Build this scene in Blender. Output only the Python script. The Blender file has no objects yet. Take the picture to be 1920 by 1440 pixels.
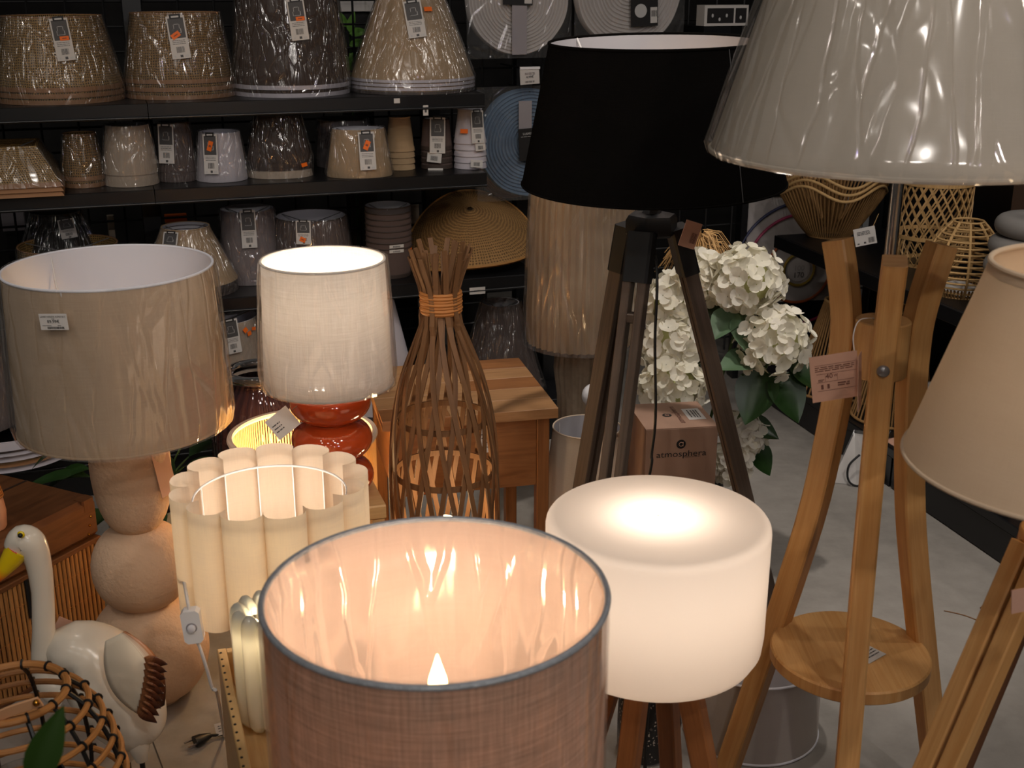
import bpy, math, random
from mathutils import Vector, Matrix, noise

random.seed(11)
sc = bpy.context.scene
col = sc.collection
PI = math.pi
rad = math.radians

# ---------------------------------------------------------------- camera
FPX, PITCH, CAMZ = 2262.0, rad(18.7), 1.5
cam_data = bpy.data.cameras.new('camera')
cam_data.lens = FPX / 1920 * 36
cam_data.sensor_width = 36
cam_data.clip_start = 0.05
cam_data.dof.use_dof = True
cam_data.dof.focus_distance = 2.7
cam_data.dof.aperture_fstop = 9.0
cam = bpy.data.objects.new('camera', cam_data)
col.objects.link(cam)
cam.location = (0, 0, CAMZ)
cam.rotation_euler = (PI / 2 - PITCH, 0, 0)
sc.camera = cam

# ---------------------------------------------------------------- world, ceiling lights and added rear spots, exposure
w = bpy.data.worlds.new('shop_world')
sc.world = w
w.use_nodes = True
w.node_tree.nodes['Background'].inputs[0].default_value = (1.0, 0.93, 0.86, 1)
w.node_tree.nodes['Background'].inputs[1].default_value = 0.035
sc.view_settings.view_transform = 'Standard'
sc.view_settings.look = 'None'
sc.view_settings.exposure = 0.0
sc.view_settings.gamma = 1.0
sc.view_settings.use_curve_mapping = False
cy = sc.cycles
cy.max_bounces, cy.diffuse_bounces, cy.glossy_bounces, cy.transmission_bounces = 7, 4, 3, 4
cy.transparent_max_bounces = 12
cy.caustics_reflective = False
cy.caustics_refractive = False
cy.use_adaptive_sampling = True
cy.adaptive_threshold = 0.05


def spot(name, loc, target, power, angle=70, size=0.05, color=(1, 0.92, 0.84), blend=0.6):
    ld = bpy.data.lights.new(name, 'SPOT')
    ld.energy = power
    ld.spot_size = rad(angle)
    ld.spot_blend = blend
    ld.shadow_soft_size = size
    ld.color = color
    o = bpy.data.objects.new(name, ld)
    col.objects.link(o)
    o.location = loc
    o.rotation_euler = (Vector(target) - Vector(loc)).to_track_quat('-Z', 'Y').to_euler()
    return o


SPOTS = [
    ((-2.3, 1.6, 3.3), (-1.4, 3.4, 0.8), 16, 60),
    ((-1.5, 0.6, 3.3), (-0.9, 3.5, 0.8), 16, 60),
    ((-0.6, 1.3, 3.3), (-0.5, 3.6, 0.9), 14, 60),
    ((0.1, 0.5, 3.3), (-0.1, 3.7, 0.9), 16, 60),
    ((0.9, 1.2, 3.3), (0.5, 3.6, 0.7), 20, 60),
    ((0.5, -0.3, 3.3), (0.3, 1.8, 0.3), 30, 70),
    ((1.2, 0.6, 3.3), (0.8, 2.2, 0.3), 38, 70),
    ((1.9, 1.6, 3.3), (1.0, 2.8, 0.2), 36, 70),
    ((2.2, 2.8, 3.3), (0.9, 2.8, 0.2), 28, 70),
    ((-1.6, -0.4, 3.3), (-0.8, 2.0, 0.4), 19, 60),
    ((-0.6, -0.6, 3.3), (-0.5, 2.1, 0.5), 15, 60),
    ((0.4, 2.6, 3.3), (0.5, 3.0, 0.5), 130, 40),
    ((1.2, -0.9, 3.3), (0.7, 1.8, 1.1), 60, 60),
    ((-1.2, 2.0, 3.3), (-0.8, 2.5, 0.3), 10, 55),
    ((-2.6, -2.2, 3.2), (-1.2, 3.4, 0.9), 22, 40),  # this and the next two: added behind the camera for glints on the wraps
    ((-1.2, -2.8, 3.2), (-0.8, 3.4, 0.9), 22, 40),
    ((0.0, -2.4, 3.2), (-0.4, 3.5, 0.9), 22, 40),
    ((1.1, -3.2, 2.7), (0.5, 2.4, 0.9), 40, 40),  # this and the next: added rear spots, set low to reach under the shade
    ((2.1, -2.6, 2.6), (0.7, 1.8, 1.0), 66, 36),
]
for i, (l, t, p, a) in enumerate(SPOTS):
    spot('ceiling_and_added_spot', l, t, p, a)
spot('violet_spot', (1.9, -2.4, 2.7), (0.75, 1.6, 1.35), 9, 30, 0.05, (0.25, 0.15, 1.0))


# ---------------------------------------------------------------- photograph frame to place
def ray(px, py):
    u, v = (px - 960) / FPX, (720 - py) / FPX
    return Vector((u, math.cos(PITCH) + v * math.sin(PITCH), -math.sin(PITCH) + v * math.cos(PITCH)))


def at(px, py, Y):
    d = ray(px, py)
    return Vector((0, 0, CAMZ)) + d * (Y / d.y)


def onz(px, py, z):
    d = ray(px, py)
    return Vector((0, 0, CAMZ)) + d * ((z - CAMZ) / d.z)


def plen(n, px, py, Y):                       # metres spanned by n pixels at that place
    return n / FPX * Y / ray(px, py).y


# ---------------------------------------------------------------- mesh collector
def circ(r, n=8, ph=0.0):
    return [(r * math.cos(2 * PI * i / n + ph), r * math.sin(2 * PI * i / n + ph)) for i in range(n)]


def rect(wd, h, ch=0.0):
    a, b = wd / 2, h / 2
    if ch <= 0:
        return [(-a, -b), (a, -b), (a, b), (-a, b)]
    c = ch
    return [(-a + c, -b), (a - c, -b), (a, -b + c), (a, b - c), (a - c, b), (-a + c, b), (-a, b - c), (-a, -b + c)]


class MB:
    def __init__(s):
        s.v, s.f, s.uv, s.mi = [], [], [], []

    def face(s, idx, uv, m=0):
        s.f.append(idx)
        s.uv.append(uv)
        s.mi.append(m)

    def poly(s, pts, m=0, uv=None):
        b = len(s.v)
        s.v += [tuple(p) for p in pts]
        s.face(tuple(range(b, b + len(pts))), uv or [(p[0], p[1]) for p in pts], m)
        return s

    def lathe(s, prof, n=48, m=0, sx=1.0, sy=1.0, c=(0, 0, 0), rf=None, closed=False, a0=0.0, capt=False, capb=False):
        b = len(s.v)
        k = len(prof)
        L = [0.0]
        for i in range(1, k):
            L.append(L[-1] + math.hypot(prof[i][0] - prof[i - 1][0], prof[i][1] - prof[i - 1][1]))
        Rm = max(p[0] for p in prof)
        for j in range(n):
            a = 2 * PI * j / n + a0
            for i, (r, z) in enumerate(prof):
                rr = rf(a, z, r) if rf else r
                s.v.append((c[0] + rr * math.cos(a) * sx, c[1] + rr * math.sin(a) * sy, c[2] + z))
        for j in range(n):
            jn = (j + 1) % n
            u0, u1 = 2 * PI * Rm * j / n, 2 * PI * Rm * (j + 1) / n
            for i in range(k if closed else k - 1):
                ii = (i + 1) % k
                s.face((b + j * k + i, b + jn * k + i, b + jn * k + ii, b + j * k + ii),
                       [(u0, L[i]), (u1, L[i]), (u1, L[ii] if ii else L[i] + .002), (u0, L[ii] if ii else L[i] + .002)], m)
        if capt:
            idx = tuple(b + j * k + k - 1 for j in range(n))
            s.face(idx, [(s.v[q][0], s.v[q][1]) for q in idx], m)
        if capb:
            idx = tuple(b + j * k for j in reversed(range(n)))
            s.face(idx, [(s.v[q][0], s.v[q][1]) for q in idx], m)
        return s

    def sweep(s, path, prof, m=0, closed=False, caps=True, up=None, scale=None, twist=0.0):
        P = [Vector(p) for p in path]
        n = len(P)
        k = len(prof)
        b = len(s.v)
        ref = Vector(up) if up is not None else None
        N = None
        Ls = 0.0
        L = []
        T = []
        for i in range(n):
            if closed:
                t = P[(i + 1) % n] - P[i - 1]
            else:
                t = P[min(i + 1, n - 1)] - P[max(i - 1, 0)]
            T.append(t.normalized())
            if i:
                Ls += (P[i] - P[i - 1]).length
            L.append(Ls)
        for i in range(n):
            t = T[i]
            if N is None or ref is not None:
                h = ref if ref is not None else (Vector((0, 0, 1)) if abs(t.z) < 0.9 else Vector((1, 0, 0)))
                N = h - t * h.dot(t)
            else:
                N = N - t * N.dot(t)
            N.normalize()
            B = t.cross(N)
            sc_ = scale[i] if scale else 1.0
            if not isinstance(sc_, (tuple, list)):
                sc_ = (sc_, sc_)
            tw = twist * i / max(1, n - 1)
            for (x, y) in prof:
                if tw:
                    x, y = x * math.cos(tw) - y * math.sin(tw), x * math.sin(tw) + y * math.cos(tw)
                s.v.append(tuple(P[i] + B * (x * sc_[0]) + N * (y * sc_[1])))
        per = [0.0]
        for j in range(k):
            q, r_ = prof[j], prof[(j + 1) % k]
            per.append(per[-1] + math.hypot(q[0] - r_[0], q[1] - r_[1]))
        for i in range(n if closed else n - 1):
            ii = (i + 1) % n
            l0, l1 = L[i], L[ii] if ii else L[i] + (P[0] - P[i]).length
            for j in range(k):
                jj = (j + 1) % k
                s.face((b + i * k + j, b + i * k + jj, b + ii * k + jj, b + ii * k + j),
                       [(per[j], l0), (per[j + 1], l0), (per[j + 1], l1), (per[j], l1)], m)
        if caps and not closed:
            s.face(tuple(b + j for j in reversed(range(k))), [prof[j] for j in reversed(range(k))], m)
            s.face(tuple(b + (n - 1) * k + j for j in range(k)), [tuple(q) for q in prof], m)
        return s

    def box(s, x0, x1, y0, y1, z0, z1, m=0, ch=0.0, axis='z', M=None):
        b = len(s.v)
        ax = {'x': 0, 'y': 1, 'z': 2}[axis]
        lo, hi = (x0, y0, z0), (x1, y1, z1)
        o = [i for i in range(3) if i != ax]
        cen = [(lo[i] + hi[i]) / 2 for i in range(3)]
        p0, p1 = list(cen), list(cen)
        p0[ax], p1[ax] = lo[ax], hi[ax]
        upv = [0, 0, 0]
        upv[o[1]] = 1
        s.sweep([p0, p1], rect(hi[o[0]] - lo[o[0]], hi[o[1]] - lo[o[1]], ch), m, up=upv)
        if M is not None:
            for i in range(b, len(s.v)):
                s.v[i] = tuple(M @ Vector(s.v[i]))
        return s

    def ball(s, r, c=(0, 0, 0), n=16, k=10, m=0, sz=1.0, sx=1.0, sy=1.0):
        pr = [(max(1e-4, r * math.sin(PI * i / k)), -r * sz * math.cos(PI * i / k)) for i in range(k + 1)]
        return s.lathe(pr, n, m, c=c, sx=sx, sy=sy)

    def torus(s, R, r, z=0, n=48, k=8, m=0, sx=1, sy=1, c=(0, 0)):
        pts = [(c[0] + R * sx * math.cos(2 * PI * i / n), c[1] + R * sy * math.sin(2 * PI * i / n), z) for i in range(n)]
        return s.sweep(pts, circ(r, k), m, closed=True, up=(0, 0, 1))

    def grid(s, fn, nu, nv, m=0):
        b = len(s.v)
        for i in range(nu + 1):
            for j in range(nv + 1):
                s.v.append(tuple(fn(i / nu, j / nv)))
        for i in range(nu):
            for j in range(nv):
                a = b + i * (nv + 1) + j
                s.face((a, a + nv + 1, a + nv + 2, a + 1),
                       [(i / nu, j / nv), ((i + 1) / nu, j / nv), ((i + 1) / nu, (j + 1) / nv), (i / nu, (j + 1) / nv)], m)
        return s

    def xf(s, M, start=0):
        for i in range(start, len(s.v)):
            s.v[i] = tuple(M @ Vector(s.v[i]))
        return s

    def mesh(s, name, mats, smooth=True, ang=40):
        me = bpy.data.meshes.new(name)
        me.from_pydata(s.v, [], s.f)
        ul = me.uv_layers.new(name='UVMap')
        flat = []
        for q in s.uv:
            for p in q:
                flat += [p[0], p[1]]
        ul.data.foreach_set('uv', flat)
        if not isinstance(mats, (list, tuple)):
            mats = [mats]
        for mt in mats:
            me.materials.append(mt)
        me.polygons.foreach_set('material_index', s.mi)
        me.polygons.foreach_set('use_smooth', [smooth] * len(s.f))
        me.update()
        if smooth and ang < 180:
            me.set_sharp_from_angle(angle=rad(ang))
        return me

    def obj(s, name, mats, parent=None, smooth=True, ang=40, label=None):
        o = bpy.data.objects.new(name, s.mesh(name, mats, smooth, ang))
        col.objects.link(o)
        o.parent = parent
        if label:
            o['label'] = label
        return o


def tag(o, label, cat, group=None, kind=None):
    o['label'] = label
    o['category'] = cat
    if group:
        o['group'] = group
    if kind:
        o['kind'] = kind
    return o


def thing(name, label, cat, loc=(0, 0, 0), rz=0.0, group=None):
    o = bpy.data.objects.new(name, None)
    o.empty_display_size = 0.05
    col.objects.link(o)
    o.location = loc
    o.rotation_euler = (0, 0, rz)
    return tag(o, label, cat, group)


def inst(name, me, parent, M):
    o = bpy.data.objects.new(name, me)
    col.objects.link(o)
    o.parent = parent
    o.matrix_local = M
    return o


def struct(o, label):
    o['kind'] = 'structure'
    o['label'] = label
    return o


def bulb_light(parent, loc, power, color=(1.0, 0.62, 0.30), size=0.02):
    ld = bpy.data.lights.new('bulb_light', 'POINT')
    ld.energy = power
    ld.color = color
    ld.shadow_soft_size = size
    o = bpy.data.objects.new('bulb_light', ld)
    col.objects.link(o)
    o.parent = parent
    o.location = loc
    return o


# ---------------------------------------------------------------- materials
def srgb(r, g, b):
    f = lambda c: (c / 255 / 12.92) if c / 255 <= 0.04045 else ((c / 255 + 0.055) / 1.055) ** 2.4
    return (f(r), f(g), f(b), 1)


class NT:
    def __init__(s, name):
        s.m = bpy.data.materials.new(name)
        s.m.use_nodes = True
        s.t = s.m.node_tree
        s.t.nodes.clear()
        s.out = s.t.nodes.new('ShaderNodeOutputMaterial')

    def n(s, typ, **kw):
        nd = s.t.nodes.new('ShaderNode' + typ)
        for k, v in kw.items():
            if k.startswith('_'):
                setattr(nd, k[1:], v)
            else:
                key = int(k[1:]) if k[0] == 'i' and k[1:].isdigit() else k.replace('__', ' ')
                if hasattr(v, 'is_linked') or isinstance(v, bpy.types.NodeSocket):
                    s.t.links.new(v, nd.inputs[key])
                else:
                    nd.inputs[key].default_value = v
        return nd

    def coord(s, kind='UV', scale=(1, 1, 1), rot=(0, 0, 0)):
        c = s.n('TexCoord')
        return s.n('Mapping', Vector=c.outputs[kind], Scale=scale, Rotation=rot).outputs[0]

    def noise(s, vec, scale=5, detail=3, rough=0.5, dist=0.0):
        return s.n('TexNoise', Vector=vec, Scale=scale, Detail=detail, Roughness=rough, Distortion=dist).outputs['Fac']

    def mix(s, fac, a, b):
        nd = s.t.nodes.new('ShaderNodeMix')
        nd.data_type = 'RGBA'
        for key, v in ((0, fac), (6, a), (7, b)):
            if isinstance(v, bpy.types.NodeSocket):
                s.t.links.new(v, nd.inputs[key])
            else:
                nd.inputs[key].default_value = v
        return nd.outputs[2]

    def math(s, op, a, b=0.0, clamp=False):
        nd = s.t.nodes.new('ShaderNodeMath')
        nd.operation = op
        nd.use_clamp = clamp
        for i, v in enumerate((a, b)):
            if isinstance(v, bpy.types.NodeSocket):
                s.t.links.new(v, nd.inputs[i])
            else:
                nd.inputs[i].default_value = v
        return nd.outputs[0]

    def ramp(s, fac, stops):
        nd = s.n('ValToRGB', Fac=fac)
        e = nd.color_ramp.elements
        while len(e) < len(stops):
            e.new(0.5)
        for q, (p, c) in zip(e, stops):
            q.position = p
            q.color = c
        return nd.outputs[0]

    def bump(s, h, strength=0.3, dist=0.01):
        return s.n('Bump', Height=h, Strength=strength, Distance=dist).outputs[0]

    def done(s, sock):
        s.t.links.new(sock, s.out.inputs[0])
        return s.m

    def shmix(s, fac, a, b):
        return s.n('MixShader', i0=fac, i1=a, i2=b).outputs[0]


def plain(name, c, rough=0.5, metal=0.0, var=0.12, scale=8, bump=0.0, bscale=60, spec=0.5, coord='Object', coat=0.0, trans=0.0):
    t = NT(name)
    v = t.coord(coord)
    nz = t.noise(v, scale, 4)
    dark = (c[0] * (1 - var), c[1] * (1 - var), c[2] * (1 - var), 1)
    lite = (min(1, c[0] * (1 + var)), min(1, c[1] * (1 + var)), min(1, c[2] * (1 + var)), 1)
    colr = t.mix(nz, dark, lite)
    p = t.n('BsdfPrincipled', Base__Color=colr, Roughness=rough, Metallic=metal)
    p.inputs['Specular IOR Level'].default_value = spec
    p.inputs['Coat Weight'].default_value = coat
    p.inputs['Transmission Weight'].default_value = trans
    if bump:
        t.t.links.new(t.bump(t.noise(v, bscale, 4), bump, 0.004), p.inputs['Normal'])
    return t.done(p.outputs[0])


def fabric(name, c, c2, trans=0.35, weave=500, rough=0.9, slub=1.0, tcol=None):
    """woven cloth: thread noise along both directions, partly translucent"""
    t = NT(name)
    a = t.noise(t.coord('UV', (weave, weave * 0.04, 1)), 1.0, 3, 0.65)
    b = t.noise(t.coord('UV', (weave * 0.04, weave, 1)), 1.0, 3, 0.65)
    big = t.noise(t.coord('UV', (weave * 0.012, weave * 0.03, 1)), 1.0, 2)
    f = t.math('ADD', t.math('MULTIPLY', a, 0.5), t.math('MULTIPLY', b, 0.5))
    f = t.math('ADD', t.math('MULTIPLY', t.math('SUBTRACT', f, 0.5), 2.2 * slub), t.math('ADD', 0.25, t.math('MULTIPLY', big, 0.5)), True)
    colr = t.mix(f, c2, c)
    bm = t.bump(f, 0.25, 0.002)
    d = t.n('BsdfDiffuse', Color=colr, Roughness=0.5, Normal=bm).outputs[0]
    if trans <= 0:
        return t.done(d)
    tr = t.n('BsdfTranslucent', Color=t.mix(f, c2, tcol or c)).outputs[0]
    return t.done(t.shmix(trans, d, tr))


def burlap(name, c, gap, k=140.0):
    t = NT(name)
    cd = t.n('TexCoord')
    sep = t.n('SeparateXYZ', Vector=cd.outputs['UV'])
    wob = t.noise(t.coord('UV', (30, 30, 30)), 1.0, 3)
    w_ = t.math('MULTIPLY', wob, 0.012)
    fx = t.math('SINE', t.math('MULTIPLY', t.math('ADD', sep.outputs[0], w_), 2 * PI * k))
    fy = t.math('SINE', t.math('MULTIPLY', t.math('ADD', sep.outputs[1], w_), 2 * PI * k))
    f = t.math('MAXIMUM', fx, fy)
    f = t.math('ADD', t.math('MULTIPLY', f, 0.5), 0.5, True)
    tone = t.noise(t.coord('UV', (140, 9, 1)), 1.0, 4)
    cc = t.mix(tone, (c[0] * 0.6, c[1] * 0.58, c[2] * 0.5, 1), (min(1, c[0] * 1.3), min(1, c[1] * 1.3), min(1, c[2] * 1.3), 1))
    colr = t.mix(t.ramp(f, [(0.42, (0, 0, 0, 1)), (0.72, (1, 1, 1, 1))]), gap, cc)
    p = t.n('BsdfPrincipled', Base__Color=colr, Roughness=0.75, Normal=t.bump(f, 0.6, 0.003))
    return t.done(p.outputs[0])


def wood(name, c1, c2, c3=None, along=3.0, across=45.0, rough=0.45, knots=True, spec=0.4):
    """grain runs along v of the UV map"""
    t = NT(name)
    info = t.n('ObjectInfo')
    cd = t.n('TexCoord')
    off = t.n('CombineXYZ', X=t.math('MULTIPLY', info.outputs['Random'], 17.0), Y=t.math('MULTIPLY', info.outputs['Random'], 31.0))
    v = t.n('VectorMath', i0=cd.outputs['UV'], i1=off.outputs[0])
    mp = t.n('Mapping', Vector=v.outputs[0], Scale=(across, along, 1)).outputs[0]
    g = t.noise(mp, 1.0, 5, 0.6, 0.6)
    fine = t.noise(t.n('Mapping', Vector=v.outputs[0], Scale=(across * 8, along * 5, 1)).outputs[0], 1.0, 2)
    colr = t.ramp(g, [(0.3, c1), (0.55, c2), (0.75, c3 or c1)])
    colr = t.mix(t.math('MULTIPLY', fine, 0.35), colr, (c1[0] * 0.5, c1[1] * 0.5, c1[2] * 0.5, 1))
    if knots:
        kn = t.noise(t.n('Mapping', Vector=v.outputs[0], Scale=(9, 4.5, 1)).outputs[0], 1.0, 2, 0.4, 0.3)
        colr = t.mix(t.ramp(kn, [(0.66, (0, 0, 0, 1)), (0.74, (0.8, 0.8, 0.8, 1))]), colr, (c1[0] * 0.35, c1[1] * 0.3, c1[2] * 0.25, 1))
    p = t.n('BsdfPrincipled', Base__Color=colr, Roughness=rough, Normal=t.bump(fine, 0.08, 0.002))
    p.inputs['Specular IOR Level'].default_value = spec
    return t.done(p.outputs[0])


def film(name, haze=0.05, rough=0.09, su=8.0, sv=3.2, strength=0.5, hcol=(0.9, 0.88, 0.86, 1), ior=1.45, slant=0.22, gain=2.2, fine=False, amp=0.16):
    """crinkled clear plastic wrap: broad soft swells with sparse sharp creases"""
    t = NT(name)
    info = t.n('ObjectInfo')
    cd = t.n('TexCoord')
    off = t.n('CombineXYZ', X=t.math('MULTIPLY', info.outputs['Random'], 13.0), Y=t.math('MULTIPLY', info.outputs['Random'], 7.0))
    v = t.n('VectorMath', i0=cd.outputs['UV'], i1=off.outputs[0]).outputs[0]
    wob = t.n('TexNoise', Vector=t.n('Mapping', Vector=v, Scale=(su * 0.8, su * 0.8, 1)).outputs[0], Scale=1.0, Detail=2.0)
    vv = t.n('VectorMath', i0=v, i1=t.n('VectorMath', i0=wob.outputs['Color'], i1=(0.03, 0.03, 0), _operation='MULTIPLY').outputs[0]).outputs[0]
    h1 = t.noise(t.n('Mapping', Vector=vv, Scale=(su * 0.6, sv * 0.5, 1), Rotation=(0, 0, slant)).outputs[0], 1.0, 1, 0.5, 0.4)

    def crease(ku, kv, ro, wd, am):
        e = t.n('TexVoronoi', Vector=t.n('Mapping', Vector=vv, Scale=(su * ku, sv * kv, 1), Rotation=(0, 0, ro)).outputs[0], Scale=1.0, _feature='DISTANCE_TO_EDGE').outputs['Distance']
        mr = t.n('MapRange', Value=e, _interpolation_type='SMOOTHSTEP')
        mr.inputs['From Min'].default_value = 0.0
        mr.inputs['From Max'].default_value = wd
        return t.math('MULTIPLY', mr.outputs[0], am)
    c = t.math('ADD', crease(0.8, 0.8, slant, 0.09, amp), crease(1.7, 1.0, -slant * 1.4, 0.07, amp * 0.6))
    if fine:
        c = t.math('ADD', c, crease(2.6, 2.0, slant * 2.5, 0.09, amp * 0.5))
    h = t.math('ADD', t.math('MULTIPLY', h1, 0.6), c)
    nrm = t.bump(h, strength, 0.02)
    fr = t.n('Fresnel', IOR=ior).outputs[0]
    fr = t.math('MINIMUM', t.math('MULTIPLY', fr, gain), 0.4)
    gl = t.n('BsdfGlossy', Color=(1, 1, 1, 1), Roughness=rough, Normal=nrm).outputs[0]
    tp = t.n('BsdfTransparent', Color=(0.99, 0.99, 0.99, 1)).outputs[0]
    hz = t.n('BsdfDiffuse', Color=hcol, Normal=nrm).outputs[0]
    base = t.shmix(haze, tp, hz)
    return t.done(t.shmix(fr, base, gl))


def opal(name, c, trans=0.55, gloss=0.25, rough=0.25):
    t = NT(name)
    nz = t.noise(t.coord('Object'), 6, 2)
    cc = t.mix(nz, c, (min(1, c[0] * 1.03), min(1, c[1] * 1.03), min(1, c[2] * 1.03), 1))
    d = t.n('BsdfDiffuse', Color=cc).outputs[0]
    tr = t.n('BsdfTranslucent', Color=cc).outputs[0]
    fr = t.n('Fresnel', IOR=1.45).outputs[0]
    g = t.n('BsdfGlossy', Color=(1, 1, 1, 1), Roughness=rough).outputs[0]
    return t.done(t.shmix(t.math('MULTIPLY', fr, gloss * 4, True), t.shmix(trans, d, tr), g))


def glow(name, c, strength):
    t = NT(name)
    e = t.n('Emission', Color=c, Strength=strength)
    return t.done(e.outputs[0])


def glass(name, c, rough=0.03, mixt=0.65, sc_=(0, 0)):
    """thin coloured glass wall: tinted see-through with reflections"""
    t = NT(name)
    nz = t.noise(t.coord('Object'), 3, 2)
    tp = t.n('BsdfTransparent', Color=t.mix(nz, c, (min(1, c[0] * 1.15), min(1, c[1] * 1.15), min(1, c[2] * 1.15), 1))).outputs[0]
    gl = t.n('BsdfGlossy', Color=(1, 1, 1, 1), Roughness=rough).outputs[0]
    fr = t.n('Fresnel', IOR=1.5).outputs[0]
    d = t.n('BsdfDiffuse', Color=c).outputs[0]
    return t.done(t.shmix(t.math('MULTIPLY', fr, 1.3, True), t.shmix(1 - mixt, tp, d), gl))


M = {}
M['film'] = film('clear_plastic_wrap', 0.085, 0.12, 10.0, 2.8, 1.0, gain=2.4)
M['film_shelf'] = film('shelf_plastic_wrap', 0.03, 0.155, 17, 6, 1.0, gain=3.0, fine=True)
M['black_metal'] = plain('black_metal', srgb(20, 20, 21), 0.4, 0.0)
M['shelf_black'] = plain('shelf_black_enamel', srgb(17, 17, 19), 0.35, 0.0, 0.2, 3)
M['chrome'] = plain('chrome', srgb(190, 188, 184), 0.22, 1.0)
M['steel'] = plain('dull_steel', srgb(150, 148, 150), 0.3, 0.55)
M['brass'] = plain('brass', srgb(190, 130, 50), 0.25, 1.0)
M['white_plastic'] = plain('white_plastic', srgb(232, 230, 232), 0.4, 0.0, 0.03)
M['black_plastic'] = plain('black_plastic', srgb(14, 14, 15), 0.45)
M['white_card'] = plain('white_card', srgb(200, 195, 190), 0.7, 0, 0.05)
M['pink_card'] = plain('pink_card', srgb(196, 152, 130), 0.75, 0, 0.05)
M['grey_print'] = plain('grey_print', srgb(74, 72, 72), 0.6, 0, 0.1)
M['black_print'] = plain('black_print', srgb(20, 17, 17), 0.6, 0, 0.1)
M['brown_print'] = plain('brown_print', srgb(110, 70, 58), 0.7, 0, 0.1)
M['pale_print'] = plain('pale_print', srgb(190, 188, 186), 0.6, 0, 0.05)
M['orange_sticker'] = plain('orange_sticker', srgb(240, 110, 20), 0.6, 0, 0.06)
M['cord_black'] = plain('cord_black', srgb(16, 15, 15), 0.5)
M['cord_white'] = plain('cord_white', srgb(220, 215, 212), 0.5, 0, 0.03)


def text_mesh(txt, size, mat_, sx=1.0):
    cu = bpy.data.curves.new('printed_text', 'FONT')
    cu.body = txt
    cu.size = size
    cu.align_x = 'CENTER'
    cu.align_y = 'CENTER'
    cu.resolution_u = 3
    o = bpy.data.objects.new('printed_text', cu)
    col.objects.link(o)
    dg = bpy.context.evaluated_depsgraph_get()
    me = bpy.data.meshes.new_from_object(o.evaluated_get(dg))
    bpy.data.objects.remove(o)
    bpy.data.curves.remove(cu)
    me.materials.clear()
    me.materials.append(mat_)
    if sx != 1.0:
        me.transform(Matrix.Diagonal((sx, 1, 1, 1)))
    return me


def frame(o, x, y=None, z=None):
    """matrix with columns x (right), y (up), z (out of the face) at o"""
    x = Vector(x).normalized()
    if z is None:
        y = Vector(y)
        z = x.cross(y).normalized()
    else:
        z = Vector(z).normalized()
    y = z.cross(x).normalized()
    m = Matrix((x, y, z)).transposed().to_4x4()
    m.translation = Vector(o)
    return m


def bez(p, n=12):
    """smooth path through points (Catmull-Rom)"""
    P = [Vector(q) for q in p]
    out = []
    for i in range(len(P) - 1):
        a, b, c, d = P[max(i - 1, 0)], P[i], P[i + 1], P[min(i + 2, len(P) - 1)]
        for k in range(n):
            t = k / n
            out.append(0.5 * ((2 * b) + (c - a) * t + (2 * a - 5 * b + 4 * c - d) * t * t + (3 * b - a - 3 * c + d) * t ** 3))
    out.append(P[-1])
    return out

# ================================================================ structure
def concrete():
    t = NT('polished_concrete')
    v = t.coord('Object')
    a = t.noise(v, 1.6, 5, 0.6)
    b = t.noise(v, 14, 6, 0.7)
    f = t.math('ADD', t.math('MULTIPLY', a, 0.6), t.math('MULTIPLY', b, 0.4))
    c = t.ramp(f, [(0.3, srgb(118, 113, 107)), (0.5, srgb(146, 140, 133)), (0.7, srgb(163, 157, 150))])
    p = t.n('BsdfPrincipled', Base__Color=c, Roughness=0.5, Normal=t.bump(b, 0.08, 0.003))
    return t.done(p.outputs[0])


M['concrete'] = concrete()
fl = struct(MB().grid(lambda a, b: (-4 + 8 * a, -1.5 + 8.5 * b, 0), 4, 4).obj('floor', M['concrete'], smooth=False), 'polished grey concrete shop floor')
M['floor_joint'] = plain('floor_joint', srgb(70, 66, 62), 0.8)
j0, j1 = onz(262, 1325, 0), onz(305, 1440, 0)
dj = (j1 - j0).normalized()
MB().sweep([(j0 - dj * 0.9).to_tuple()[:2] + (0.0004,), (j1 + dj * 1.5).to_tuple()[:2] + (0.0004,)], rect(0.0025, 0.0006)).obj('joint', M['floor_joint'], fl)

# room axes
GA = rad(18.5)
G0 = Vector((-1.43, 3.30, 0))
ga = Vector((math.cos(GA), math.sin(GA), 0))           # along the left shelving, to the right
gn = Vector((-math.sin(GA), math.cos(GA), 0))          # into the shelving
H0 = Vector((0.989, 4.03, 0))
HA = math.atan2(-0.961, 0.2764)
hb = Vector((math.cos(HA), math.sin(HA), 0))           # along the right shelving, towards the viewer
hn = Vector((-math.sin(HA), math.cos(HA), 0))          # into it


def gray(px, py, d):
    r = ray(px, py)
    t = (gn.dot(G0) + d) / gn.dot(r)
    return Vector((0, 0, CAMZ)) + r * t


def hray(px, py, d):
    r = ray(px, py)
    t = (hn.dot(H0) + d) / hn.dot(r)
    return Vector((0, 0, CAMZ)) + r * t


M['wall_dark'] = plain('dark_shop_wall', srgb(20, 18, 17), 0.8, 0, 0.3, 2)
wc = G0 + gn * 2.0
struct(MB().box(-3.2, 4.2, 0, 0.1, 0, 3.0).xf(Matrix.Translation(wc) @ Matrix.Rotation(GA, 4, 'Z')).obj('wall_back', M['wall_dark'], smooth=False), 'dark shop wall behind the shelving')

Z3, Z2, Z1, Z0 = 1.162, 0.922, 0.588, 0.15       # shelf tops
UR = (gray(908, 190, 0) - G0).dot(ga)            # right end of the upper shelves
UL = -0.75
DEP = 0.44
gond = thing('shelving_unit', 'black metal shelving unit with wire back holding stacked lampshades', 'shelving', G0, GA)


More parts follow.
